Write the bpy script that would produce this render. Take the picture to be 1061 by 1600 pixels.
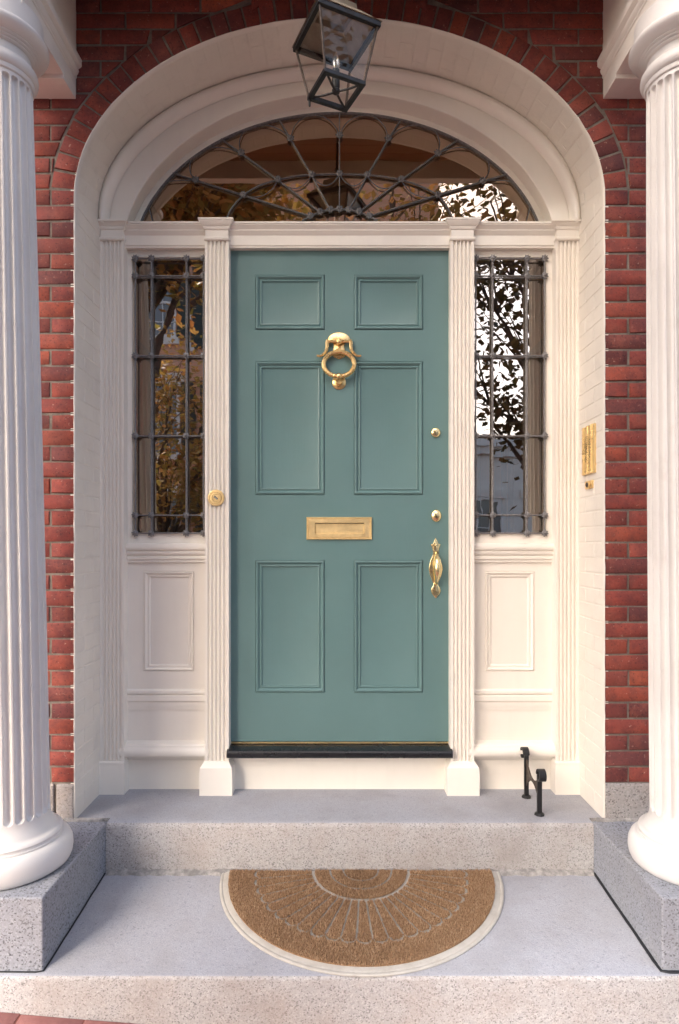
import bpy, bmesh, math, random
from mathutils import Vector, Matrix
random.seed(7)
sc = bpy.context.scene
for o in list(bpy.data.objects): bpy.data.objects.remove(o)
PI = math.pi
# ------------------------------------------------------------------ camera
F, CY, EZ = 990.0, -2.676, 1.40          # focal length in photo pixels, camera y, eye height
cam = bpy.data.cameras.new('camera'); camo = bpy.data.objects.new('camera', cam)
sc.collection.objects.link(camo); sc.camera = camo
camo.location = (0, CY, EZ); camo.rotation_euler = (PI/2, 0, 0)
cam.sensor_fit = 'VERTICAL'; cam.sensor_height = 36; cam.lens = F/1600*36
cam.shift_y = 53/1600; cam.clip_start = .02; cam.clip_end = 3000
# ------------------------------------------------------------------ light
SUN_EL, SUN_ROT = math.radians(37), math.radians(209)
w = bpy.data.worlds.new('World'); sc.world = w; w.use_nodes = True
nt = w.node_tree; nt.nodes.clear()
sky = nt.nodes.new('ShaderNodeTexSky'); sky.sky_type = 'NISHITA'; sky.sun_disc = False
sky.sun_elevation = SUN_EL; sky.sun_rotation = SUN_ROT; sky.dust_density = 5.0; sky.air_density = .75; sky.ozone_density = .3
bg = nt.nodes.new('ShaderNodeBackground'); bg.inputs['Strength'].default_value = .15
wo = nt.nodes.new('ShaderNodeOutputWorld')
nt.links.new(sky.outputs[0], bg.inputs[0]); nt.links.new(bg.outputs[0], wo.inputs[0])
sl = bpy.data.lights.new('sun', 'SUN'); sl.energy = 1.3; sl.angle = math.radians(5); sl.color = (1, .99, .975)
so = bpy.data.objects.new('sun', sl); sc.collection.objects.link(so)
sd = Vector((math.sin(SUN_ROT)*math.cos(SUN_EL), math.cos(SUN_ROT)*math.cos(SUN_EL), math.sin(SUN_EL)))
so.rotation_euler = sd.to_track_quat('Z', 'Y').to_euler(); so.location = sd*20
sc.view_settings.view_transform = 'Standard'; sc.view_settings.look = 'None'
sc.view_settings.exposure = 1.98; sc.view_settings.gamma = 1.0
# ------------------------------------------------------------------ helpers
def S(Y): return F/(Y-CY)
def PX(u, Y): return (u-530.5)/S(Y)
def PZ(v, Y): return EZ-(v-853)/S(Y)
COL = sc.collection
ORG = {}
def org(p): return ORG.get(p.name, Vector((0,0,0))) if p else Vector((0,0,0))
def link(o, parent=None):
    COL.objects.link(o)
    if parent: o.parent = parent
    return o
def tag(o, label=None, cat=None, group=None, kind=None):
    if label: o['label'] = label
    if cat: o['category'] = cat
    if group: o['group'] = group
    if kind: o['kind'] = kind
    return o
def thing(name, label, cat, loc=(0,0,0), group=None, rot=(0,0,0), local=False):
    o = bpy.data.objects.new(name, None); o.location = loc; o.rotation_euler = rot
    o.empty_display_size = .05; link(o); ORG[o.name] = Vector((0,0,0)) if local else Vector(loc)
    return tag(o, label, cat, group)
def inst(name, mesh, parent, loc=(0,0,0), rot=(0,0,0), scale=(1,1,1)):
    o = bpy.data.objects.new(name, mesh); link(o, parent)
    og = org(parent); o.location = Vector(loc)-og; o.rotation_euler = rot; o.scale = scale
    ORG[o.name] = og
    return o
class MB:
    def __init__(s): s.v = []; s.f = []; s.m = []
    def add(s, vs, fs, m=0):
        b = len(s.v); s.v += [tuple(p) for p in vs]
        s.f += [tuple(b+i for i in f) for f in fs]; s.m += [m]*len(fs); return s
    def box(s, x0, x1, y0, y1, z0, z1, m=0):
        return s.add([(x0,y0,z0),(x1,y0,z0),(x1,y1,z0),(x0,y1,z0),(x0,y0,z1),(x1,y0,z1),(x1,y1,z1),(x0,y1,z1)],
            [(0,1,5,4),(1,2,6,5),(2,3,7,6),(3,0,4,7),(4,5,6,7),(3,2,1,0)], m)
    def loft(s, rings, closed=True, cap0=True, cap1=True, m=0):
        n = len(rings[0]); vs = [p for r in rings for p in r]; fs = []
        for i in range(len(rings)-1):
            for j in range(n if closed else n-1):
                k = (j+1) % n
                fs.append((i*n+j, i*n+k, (i+1)*n+k, (i+1)*n+j))
        if cap0: fs.append(tuple(range(n))[::-1])
        if cap1: fs.append(tuple(range((len(rings)-1)*n, len(rings)*n)))
        return s.add(vs, fs, m)
    def run_x(s, prof, x0, x1, m=0):      # closed (y,z) profile along x
        return s.loft([[(x0,y,z) for y,z in prof], [(x1,y,z) for y,z in prof]], m=m)
    def run_y(s, prof, y0, y1, m=0):      # closed (x,z) profile along y
        return s.loft([[(x,y0,z) for x,z in prof], [(x,y1,z) for x,z in prof]], m=m)
    def run_z(s, prof, z0, z1, m=0):
        return s.loft([[(x,y,z0) for x,y in prof], [(x,y,z1) for x,y in prof]], m=m)
    def plate(s, outline, y0, y1, bev=0, m=0):  # (x,z) outline extruded in y, front at y0 (towards camera)
        cx = sum(p[0] for p in outline)/len(outline); cz = sum(p[1] for p in outline)/len(outline)
        def shrink(d):
            r = []
            for x, z in outline:
                l = math.hypot(x-cx, z-cz) or 1; k = max(0, 1-d/l); r.append((cx+(x-cx)*k, cz+(z-cz)*k))
            return r
        rings = [[(x,y1,z) for x,z in outline], [(x,y0+bev,z) for x,z in outline]]
        if bev: rings.append([(x,y0+bev*.3,z) for x,z in shrink(bev*.35)]); rings.append([(x,y0,z) for x,z in shrink(bev)])
        return s.loft(rings, m=m)
    def stack(s, x0, x1, y0, y1, prof, m=0):    # rectangles grown left, right and forward; back stays
        return s.loft([[(x0-o,y0-o,z),(x1+o,y0-o,z),(x1+o,y1,z),(x0-o,y1,z)] for o, z in prof], m=m)
    def ring(s, x0, x1, z0, z1, prof, m=0):     # nested rectangles (inset, y), closed in the middle
        rs = [[(x0+i,y,z0+i),(x1-i,y,z0+i),(x1-i,y,z1-i),(x0+i,y,z1-i)] for i, y in prof]
        return s.loft(rs, cap0=False, m=m)
    def lathe(s, prof, n=32, c=(0,0,0), axis='z', cap=True, m=0):
        rings = []
        for r, h in prof:
            q = []
            for i in range(n):
                a = 2*PI*i/n; u, v = r*math.cos(a), r*math.sin(a)
                q.append((c[0]+u,c[1]+v,c[2]+h) if axis == 'z' else (c[0]+u,c[1]-h,c[2]+v) if axis == 'y' else (c[0]-h,c[1]+u,c[2]+v))
            rings.append(q)
        return s.loft(rings, cap0=cap, cap1=cap, m=m)
    def tube(s, pts, r, n=8, closed=False, m=0, flat=1.0):
        pts = [Vector(p) for p in pts]; N = len(pts); rings = []
        up = None
        for i, p in enumerate(pts):
            a = pts[(i-1) % N] if (closed or i > 0) else p; b = pts[(i+1) % N] if (closed or i < N-1) else p
            t = (b-a).normalized()
            if up is None:
                up = Vector((0,1,0)) if abs(t.y) < .9 else Vector((0,0,1))
            side = t.cross(up).normalized(); up = side.cross(t).normalized()
            rr = r(i/(N-1)) if callable(r) else r
            rings.append([tuple(p+side*math.cos(2*PI*k/n)*rr+up*math.sin(2*PI*k/n)*rr*flat) for k in range(n)])
        if closed: rings.append(rings[0]); return s.loft(rings, cap0=False, cap1=False, m=m)
        return s.loft(rings, m=m)
    def bar(s, pts, w, y0, y1, closed=False, m=0):   # flat bar in an xz plane
        N = len(pts); rings = []
        for i, p in enumerate(pts):
            a = pts[(i-1) % N] if (closed or i > 0) else p; b = pts[(i+1) % N] if (closed or i < N-1) else p
            t = Vector((b[0]-a[0], b[1]-a[1])).normalized(); nx, nz = -t.y*w/2, t.x*w/2; c = min(w, y1-y0)*.25
            x, z = p[0], p[1]
            rings.append([(x+nx,y1,z+nz),(x+nx,y0+c,z+nz),(x+nx*.5,y0,z+nz*.5),(x-nx*.5,y0,z-nz*.5),(x-nx,y0+c,z-nz),(x-nx,y1,z-nz)])
        if closed: rings.append(rings[0])
        return s.loft(rings, cap0=not closed, cap1=not closed, m=m)
    def sphere(s, c, r, n=12, sx=1, sy=1, sz=1, m=0):
        rings = [[(c[0]+sx*r*math.sin(PI*i/n)*math.cos(2*PI*j/(2*n)), c[1]+sy*r*math.sin(PI*i/n)*math.sin(2*PI*j/(2*n)), c[2]-sz*r*math.cos(PI*i/n)) for j in range(2*n)] for i in range(1, n)]
        return s.loft(rings, m=m)
    def mesh(s, name, mats, smooth=None, off=Vector((0,0,0))):
        me = bpy.data.meshes.new(name)
        me.from_pydata([(x-off.x,y-off.y,z-off.z) for x,y,z in s.v], [], s.f)
        for m in (mats if isinstance(mats, (list, tuple)) else [mats]): me.materials.append(m)
        me.polygons.foreach_set('material_index', s.m)
        bm = bmesh.new(); bm.from_mesh(me); bmesh.ops.recalc_face_normals(bm, faces=bm.faces); bm.to_mesh(me); bm.free()
        if smooth is not None:
            me.polygons.foreach_set('use_smooth', [True]*len(me.polygons)); me.set_sharp_from_angle(angle=math.radians(smooth))
        me.update(); return me
    def build(s, name, mats, parent=None, smooth=35, bevel=0, seg=2):
        off = org(parent); o = bpy.data.objects.new(name, s.mesh(name, mats, smooth, off)); link(o, parent)
        ORG[o.name] = off
        if bevel:
            b = o.modifiers.new('bevel', 'BEVEL'); b.width = bevel; b.segments = seg; b.limit_method = 'ANGLE'; b.angle_limit = math.radians(40)
            b.harden_normals = False
        return o
# ------------------------------------------------------------------ materials
class NT:
    def __init__(s, name):
        s.mat = bpy.data.materials.new(name); s.mat.use_nodes = True; s.t = s.mat.node_tree
        s.b = s.t.nodes['Principled BSDF']; s.out = s.t.nodes['Material Output']
    def n(s, typ, **kw):
        n = s.t.nodes.new(typ)
        for k, v in kw.items():
            if k in n.inputs: n.inputs[k].default_value = v
            else: setattr(n, k, v)
        return n
    def l(s, a, b): s.t.links.new(a, b)
    def pos(s): return s.n('ShaderNodeNewGeometry').outputs['Position']
    def noise(s, scale, detail=4, rough=.55, vec=None, stretch=None, dist=0):
        v = vec or s.pos()
        if stretch:
            mp = s.n('ShaderNodeMapping'); mp.inputs['Scale'].default_value = stretch; s.l(v, mp.inputs[0]); v = mp.outputs[0]
        t = s.n('ShaderNodeTexNoise', Scale=scale, Detail=detail, Roughness=rough, Distortion=dist); s.l(v, t.inputs['Vector'])
        return t.outputs['Fac']
    def ramp(s, fac, stops, interp='LINEAR'):
        r = s.n('ShaderNodeValToRGB'); r.color_ramp.interpolation = interp; e = r.color_ramp.elements
        while len(e) < len(stops): e.new(.5)
        for q, (p, c) in zip(e, stops): q.position = p; q.color = (*c, 1) if len(c) == 3 else c
        s.l(fac, r.inputs[0]); return r.outputs[0]
    def mix(s, fac, a, b, mode='MIX'):
        m = s.n('ShaderNodeMix', data_type='RGBA', blend_type=mode)
        for sock, v in ((m.inputs[0], fac), (m.inputs[6], a), (m.inputs[7], b)):
            if hasattr(v, 'links'): s.l(v, sock)
            else: sock.default_value = v if isinstance(v, (int, float)) else (*v, 1)
        return m.outputs[2]
    def math(s, op, a, b=0.0):
        m = s.n('ShaderNodeMath', operation=op)
        for sock, v in ((m.inputs[0], a), (m.inputs[1], b)):
            if hasattr(v, 'links'): s.l(v, sock)
            else: sock.default_value = v
        return m.outputs[0]
    def bump(s, h, strength=.3, dist=.002, prev=None):
        b = s.n('ShaderNodeBump', Strength=strength, Distance=dist); s.l(h, b.inputs['Height'])
        if prev: s.l(prev, b.inputs['Normal'])
        s.l(b.outputs[0], s.b.inputs['Normal']); return b.outputs[0]
    def fin(s, col=None, rough=.5, metal=0, spec=None):
        if col is not None:
            if hasattr(col, 'links'): s.l(col, s.b.inputs['Base Color'])
            else: s.b.inputs['Base Color'].default_value = (*col, 1)
        if hasattr(rough, 'links'): s.l(rough, s.b.inputs['Roughness'])
        else: s.b.inputs['Roughness'].default_value = rough
        s.b.inputs['Metallic'].default_value = metal
        if spec is not None: s.b.inputs['Specular IOR Level'].default_value = spec
        return s.mat
def paint(name, c, var=.05, rough=.38, bump=.12, bscale=60, streak=True, dirt=None, brush=.05):
    k = NT(name); n1 = k.noise(3.0, 5); n2 = k.noise(22, 4, stretch=(1,1,.12))
    col = k.mix(k.ramp(n1, [(.3,(0,0,0)),(.7,(1,1,1))]), [x*(1-var) for x in c], [min(1,x*(1+var*.6)) for x in c])
    if streak: col = k.mix(k.math('MULTIPLY', k.ramp(n2, [(.5,(0,0,0)),(.75,(1,1,1))]), .12), col, [x*.8 for x in c])
    if dirt:
        n3 = k.noise(9, 6, .7); col = k.mix(k.math('MULTIPLY', k.ramp(n3, [(.56,(0,0,0)),(.74,(1,1,1))]), dirt), col, (.32,.27,.22))
    b0 = k.bump(k.noise(bscale, 5, .6), bump, .003); k.bump(k.noise(130, 4, .6, stretch=(1,1,.04)), brush, .002, b0)
    r = k.ramp(k.noise(14, 3), [(.3,(rough-.06,)*3),(.7,(rough+.1,)*3)])
    return k.fin(col, r)
def metal(name, c, rough, var=.25, scale=30, bump=.05, metallic=1.0):
    k = NT(name); n = k.noise(scale, 5, .6)
    col = k.mix(k.ramp(n, [(.35,(0,0,0)),(.7,(1,1,1))]), [x*(1-var) for x in c], c)
    k.bump(k.noise(scale*4, 3), bump, .001)
    return k.fin(col, k.ramp(k.noise(scale*.7, 4), [(.3,(rough*.75,)*3),(.75,(min(1,rough*1.5),)*3)]), metallic)
def brick_mat(name, island):
    k = NT(name)
    rnd = k.n('ShaderNodeNewGeometry').outputs['Random Per Island'] if island else k.n('ShaderNodeObjectInfo').outputs['Random']
    base = k.ramp(rnd, [(0,(.085,.026,.028)),(.16,(.135,.030,.027)),(.34,(.195,.040,.030)),(.56,(.160,.032,.027)),(.72,(.225,.050,.030)),(.84,(.115,.032,.034)),(.93,(.185,.036,.028)),(1,(.31,.080,.034))])
    n = k.noise(16, 6, .7)
    col = k.mix(k.ramp(n, [(.38,(0,0,0)),(.62,(1,1,1))]), k.mix(.6, base, (.060,.021,.024)), base)
    col = k.mix(k.math('MULTIPLY', k.ramp(k.noise(9, 6, .75), [(.48,(0,0,0)),(.68,(1,1,1))]), .42), col, (.27,.085,.060))
    col = k.mix(k.math('MULTIPLY', k.ramp(k.noise(4, 6, .75), [(.54,(0,0,0)),(.74,(1,1,1))]), .6), col, (.055,.024,.026))
    col = k.mix(k.math('MULTIPLY', k.ramp(k.noise(60, 3, .75), [(.63,(0,0,0)),(.72,(1,1,1))]), .6), col, (.36,.26,.22))
    col = k.mix(k.math('MULTIPLY', k.ramp(k.noise(110, 2, .5), [(.32,(1,1,1)),(.40,(0,0,0))]), .6), col, (.035,.012,.012))
    col = k.mix(1.0, col, (1.36,1.22,1.08), 'MULTIPLY')
    b = k.bump(k.noise(55, 6, .7), .5, .004); k.bump(k.noise(9, 3), .35, .006, b)
    return k.fin(col, .82)
def granite(name, c, dark=.35, speck=1.0, rough=.75, bump=.4, bs=140, tint=(.55,.42,.34), tintf=.25, grains=240):
    k = NT(name)
    v = k.n('ShaderNodeTexVoronoi', Scale=grains); k.l(k.pos(), v.inputs['Vector'])
    sp = k.n('ShaderNodeSeparateColor'); k.l(v.outputs['Color'], sp.inputs[0])
    grain = k.ramp(sp.outputs[0], [(0,[x*dark for x in c]),(.10,[x*(dark+.25) for x in c]),(.2,[x*.92 for x in c]),(.75,c),(1,[min(1,x*1.22) for x in c])])
    col = k.mix(speck, c, grain)
    spots = k.ramp(k.noise(95, 2, .5), [(.30,(1,1,1)),(.37,(0,0,0))])
    col = k.mix(k.math('MULTIPLY', spots, .55*speck), col, [x*.3 for x in c])
    col = k.mix(k.math('MULTIPLY', k.ramp(k.noise(4.5, 6, .65), [(.42,(0,0,0)),(.7,(1,1,1))]), tintf*2), col, tint)
    col = k.mix(k.math('MULTIPLY', k.ramp(k.noise(2.2, 5, .7), [(.5,(0,0,0)),(.72,(1,1,1))]), .35), col, [x*.62 for x in c])
    b = k.bump(k.noise(bs, 4, .6), bump, .004); k.bump(k.noise(26, 5, .65), bump*.8, .008, b)
    return k.fin(col, rough, 0, .35)
CREAM = paint('cream_paint', (.82,.775,.70), .035, .36, .10)
CREAM_COL = paint('column_paint', (.69,.67,.645), .07, .45, .16, 40, dirt=.16)
CREAM_BRICK = paint('painted_brick', (.76,.715,.64), .06, .5, .45, 70, dirt=.16)
CREAM_ENT = paint('entablature_paint', (.79,.745,.68), .05, .42, .12, 40, dirt=.12)
TEAL = paint('teal_paint', (.116,.208,.208), .06, .34, .08, 60, False, None, .22)
MBRICK = brick_mat('brick', False); MBRICK_ST = brick_mat('brick_mass', True)
k = NT('mortar'); n = k.noise(20, 6, .7)
col = k.mix(k.ramp(n, [(.35,(0,0,0)),(.7,(1,1,1))]), (.12,.10,.085), (.24,.205,.17)); k.bump(k.noise(160, 5, .7), .7, .004); MORTAR = k.fin(col, .95)
BRASS = metal('brass', (.90,.64,.29), .27, .18, 26, .05, .86)
BRASS_DULL = metal('brass_satin', (.88,.67,.34), .40, .18, 26, .05, .72)
BRASS_POL = metal('brass_polished', (.93,.77,.42), .16, .12, 26, .05, .9)
IRON = metal('grey_iron', (.24,.235,.24), .5, .45, 90, .3, .2)
BLACK = metal('black_iron', (.010,.010,.011), .45, .3, 60, .35, 0)
RUST = metal('brown_iron', (.10,.075,.06), .6, .4, 60, .3, .3)
BLACKP = paint('black_paint', (.012,.013,.016), .2, .25, .1, 60, False)
DARK = NT('dark_slot').fin((.01,.008,.006), .8)
TREAD = granite('granite_tread', (.36,.366,.40), .58, .65, .74, .30, 200, (.29,.275,.265), .2, 420)
RISER = granite('granite_riser', (.41,.395,.385), .40, .9, .85, .6, 120, (.35,.28,.235), .22, 260)
PLINTH = granite('granite_plinth', (.275,.285,.315), .3, .95, .8, .55, 110, (.42,.40,.38), .12, 210)
FOUND = granite('granite_foundation', (.33,.31,.30), .3, .9, .85, .6, 90, (.33,.25,.20), .25, 200)
k = NT('bedding_mortar'); col = k.mix(k.ramp(k.noise(30, 5, .7), [(.4,(0,0,0)),(.65,(1,1,1))]), (.21,.20,.19), (.40,.375,.35)); k.bump(k.noise(90,5,.7), .8, .006); BEDM = k.fin(col, .95)
SEAL = NT('black_sealant').fin((.012,.013,.016), .45)
def glass(name, tint, base, wav=.02, gt=(1,.96,.90)):
    k = NT(name); k.t.nodes.remove(k.b)
    lw = k.n('ShaderNodeLayerWeight', Blend=.5); tr = k.n('ShaderNodeBsdfTransparent', Color=(*tint,1)); gl = k.n('ShaderNodeBsdfGlossy', Roughness=0.0)
    gl.inputs['Color'].default_value = (*gt,1)
    if wav:
        bp = k.n('ShaderNodeBump', Strength=wav, Distance=.02); k.l(k.noise(6, 2, .4, dist=.6), bp.inputs['Height']); k.l(bp.outputs[0], gl.inputs['Normal'])
    fac = k.math('ADD', k.math('MULTIPLY', k.math('POWER', lw.outputs['Facing'], 5.0), 1-base), base)
    mx = k.n('ShaderNodeMixShader'); k.l(fac, mx.inputs[0]); k.l(tr.outputs[0], mx.inputs[1]); k.l(gl.outputs[0], mx.inputs[2]); k.l(mx.outputs[0], k.out.inputs['Surface'])
    return k.mat
GLASS = glass('window_glass', (.88,.78,.66), .48, .014, (1,.90,.78))
FANGLASS = glass('fanlight_glass', (.95,.80,.66), .46, .012, (1,.80,.62))
LGLASS = glass('lantern_glass', (.97,.965,.95), .03, .004)
BULB = glass('bulb_glass', (.95,.95,.95), .3, 0)
# ------------------------------------------------------------------ ground
def gz(x):      # the street falls to the right
    return -.207-.085*max(-14, min(14, x))
k = NT('asphalt'); col = k.ramp(k.noise(60, 6, .7), [(.3,(.035,.035,.037)),(.7,(.075,.073,.07))]); k.bump(k.noise(200, 4), .5, .004); ASPH = k.fin(col, .9)
k = NT('brick_paving'); bt = k.n('ShaderNodeTexBrick', Scale=1.0); bt.inputs['Brick Width'].default_value = .205; bt.inputs['Row Height'].default_value = .103
bt.inputs['Mortar Size'].default_value = .004; bt.inputs['Color1'].default_value = (.24,.075,.055,1); bt.inputs['Color2'].default_value = (.33,.12,.085,1); bt.inputs['Mortar'].default_value = (.12,.09,.075,1)
k.l(k.pos(), bt.inputs['Vector']); k.bump(k.noise(60, 5), .4, .004); PAVE = k.fin(k.mix(k.noise(5,5), bt.outputs[0], (.17,.06,.05), 'MIX'), .85)
xs = [-900, -14, -7, 0, 7, 14, 900]
m = MB()
for a, b in zip(xs[:-1], xs[1:]): m.add([(a,-900,gz(a)-.14),(b,-900,gz(b)-.14),(b,900,gz(b)-.14),(a,900,gz(a)-.14)], [(0,1,2,3)])
tag(m.build('ground', ASPH, smooth=None), kind='structure')
m = MB()
for a, b in ((-14,-7),(-7,0),(0,7),(7,14)):
    m.loft([[(a,-2.9,gz(a)-.2),(a,.3,gz(a)-.2),(a,.3,gz(a)),(a,-2.9,gz(a))], [(b,-2.9,gz(b)-.2),(b,.3,gz(b)-.2),(b,.3,gz(b)),(b,-2.9,gz(b))]], cap0=(a==-14), cap1=(b==14))
walk = tag(m.build('sidewalk', PAVE, smooth=None), kind='structure')
m = MB()
m.loft([[(a,-3.05,gz(a)-.25),(a,-2.9,gz(a)-.25),(a,-2.9,gz(a)+.004),(a,-3.05,gz(a)+.004)] for a in (-14,-7,0,7,14)])
tag(m.build('kerb', PLINTH, bevel=.008), kind='structure')
m = MB()
for a, b in ((-14,-7),(-7,0),(0,7),(7,14)):
    m.loft([[(a,-13.2,gz(a)-.3),(a,-10.4,gz(a)-.3),(a,-10.4,gz(a)),(a,-13.2,gz(a))], [(b,-13.2,gz(b)-.3),(b,-10.4,gz(b)-.3),(b,-10.4,gz(b)),(b,-13.2,gz(b))]], cap0=(a==-14), cap1=(b==14))
tag(m.build('far_sidewalk', PAVE, smooth=None), kind='structure')
# brick pavers near the step
def brick_mesh(w, h, d, seed, mat, ch=.004):
    r = random.Random(seed); kj = .2 if mat.name == 'painted_brick' else 1.0; j = lambda s: r.uniform(-s, s)*kj
    m = MB(); a, b = w/2, h/2
    def ringpts(y, ins, jj):
        return [(sx*(a-ins)+j(jj), y+j(jj*.6), sz*(b-ins)+j(jj)) for sx, sz in ((-1,-1),(1,-1),(1,1),(-1,1))]
    m.loft([ringpts(d, 0, 0), ringpts(ch, 0, .0018), ringpts(0, ch, .0020)], cap0=False)
    return m.mesh('brick', mat, None if kj < 1 else 50)
BC = {}
def brick_of(w, h, d, mat, seed, ch=.004):
    key = (round(w*200), round(h*200), round(d*50), mat.name, seed)
    if key not in BC: BC[key] = brick_mesh(w, h, d, hash(key) % 9999, mat, ch)
    return BC[key]
k = NT('paver_brick'); PAVB = k.fin(k.mix(k.noise(30,6,.7), (.19,.062,.054), (.36,.165,.145)), .85); k.bump(k.noise(90,5,.7), .5, .004)
for r_ in range(6):
    for c_ in range(9):
        x = -1.55+c_*.207+(.1035 if r_ % 2 else 0); y = -.622-.05-r_*.105
        inst('paver_brick', brick_of(.200,.098,.05,PAVB,r_*3%4), walk, (x, y, gz(x)+.004+random.uniform(0,.003)), (-PI/2, math.atan(.085), 0))
# ------------------------------------------------------------------ brick house wall
house = thing('brick_house', 'red brick house front with arched doorway recess painted cream inside', 'house', (0,0,.24))
FA, FB, FZ = 1.118, .757, 2.874          # front ellipse of the arch
BA, BB, BZ = 1.119, .6875, 2.951         # the same arch at the back of the recess
RY = .300                                # back of the recess
def fe(t): return (FA*math.cos(t), FZ+FB*math.sin(t))
def be(t): return (BA*math.cos(t), BZ+BB*math.sin(t))
NA = 64
def fnorm(t):
    n = Vector((math.cos(t)/FA, math.sin(t)/FB)); return n.normalized()
# mortar sheet with the arched opening
m = MB(); YM = .0045; XO, ZT, ZB = 3.2, 6.4, -.6
arc = [fe(PI*i/NA) for i in range(NA+1)]
m.add([(FA,YM,ZB),(XO,YM,ZB),(XO,YM,FZ),(FA,YM,FZ)], [(0,1,2,3)]); m.add([(-XO,YM,ZB),(-FA,YM,ZB),(-FA,YM,FZ),(-XO,YM,FZ)], [(0,1,2,3)])
outer = []
for i in range(NA+1):
    t = PI*i/NA; c, s_ = math.cos(t), math.sin(t)
    q = min(XO/abs(c) if abs(c) > 1e-6 else 1e9, (ZT-FZ)/s_ if s_ > 1e-6 else 1e9); outer.append((c*q, FZ+s_*q))
for i in range(NA): m.add([(arc[i][0],YM,arc[i][1]),(outer[i][0],YM,outer[i][1]),(outer[i+1][0],YM,outer[i+1][1]),(arc[i+1][0],YM,arc[i+1][1])], [(0,1,2,3)])
m.build('mortar_bed', MORTAR, house, smooth=None)
# painted skin of the recess
path_f = [(FA, .2)]+arc+[(-FA, .2)]; path_b = [(BA, .2)]+[be(PI*i/NA) for i in range(NA+1)]+[(-BA, .2)]
m = MB(); rows = []; r = random.Random(2)
def lip(x, z, d):
    n = fnorm(math.atan2((z-FZ)/FB, x/FA)) if z > FZ else Vector((1 if x > 0 else -1, 0)); return (x+n.x*d, z+n.y*d)
path_f2 = []
for (a, b) in zip(path_f, path_f[1:]):
    n = max(1, int(math.hypot(b[0]-a[0], b[1]-a[1])/.03))
    path_f2 += [(a[0]+(b[0]-a[0])*i/n, a[1]+(b[1]-a[1])*i/n) for i in range(n)]
path_f2.append(path_f[-1])
for d, y in ((.0022,.0040),(.0030,-.0032),(.0005,-.0045),(-.0018,-.002),(-.0018,.02)):
    rows.append([(*[q for q in (lip(x, z, d+r.uniform(-.0012,.0012))[0],)], y, lip(x, z, d+r.uniform(-.0012,.0012))[1]) for x, z in path_f2])
m.loft(rows, closed=False, cap0=False, cap1=False).build('paint_edge', CREAM_BRICK, house, smooth=60)
m = MB(); rows = []
for q in range(7):
    u = q/6; rows.append([((f[0]*(1-u)+b[0]*u), -.001+u*(RY+.001), f[1]*(1-u)+b[1]*u) for f, b in zip(path_f, path_b)])
m.loft(rows, closed=False, cap0=False, cap1=False)
m.build('painted_reveal', CREAM_BRICK, house, smooth=60)
# voussoirs
RD = .100
PIT, BH, BL, Z0 = .0678, .0602, .2115, .4027
ZS = Z0+37*PIT-.0047
OA, OB = FA+RD+.010, FB+RD+.010
def perim(n=800):
    pts = [fe(PI*i/n) for i in range(n+1)]; L = [0]
    for a, b in zip(pts, pts[1:]): L.append(L[-1]+math.hypot(b[0]-a[0], b[1]-a[1]))
    return L
L = perim(); TS = math.asin((ZS-FZ)/FB); SS = L[int(round(800*TS/PI))]; SL = L[-1]-2*SS; NV = int(round(SL/.0665))
def t_at(s):
    import bisect
    i = min(max(bisect.bisect(L, s)-1, 0), len(L)-2); return PI*(i+(s-L[i])/(L[i+1]-L[i]))/(len(L)-1)
for i in range(NV):
    s0, s1 = SS+SL*i/NV+.0036, SS+SL*(i+1)/NV-.0036
    t0, t1 = t_at(s0), t_at(s1); r = random.Random(i+50); pr = r.uniform(-.0015,.0015)
    rd = RD+r.uniform(-.003,.003)
    def P(t, d, y): p = fe(t); n = fnorm(t); return (p[0]+n.x*d, y, p[1]+n.y*d)
    m = MB(); c = .004; j = lambda: r.uniform(-.0018,.0018)
    dt = (t1-t0)*c/(s1-s0)
    wq = lambda t, d, y: tuple(a+j() for a in P(t, d, y))
    m.loft([[P(t0,.016,.05),P(t1,.016,.05),P(t1,rd,.05),P(t0,rd,.05)], [wq(t0,.001,c+pr),wq(t1,.001,c+pr),wq(t1,rd,c+pr),wq(t0,rd,c+pr)],
            [wq(t0+dt,.001+c,pr),wq(t1-dt,.001+c,pr),wq(t1-dt,rd-c,pr),wq(t0+dt,rd-c,pr)]], cap0=False)
    m.build('arch_brick', MBRICK, house, smooth=50)
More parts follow.
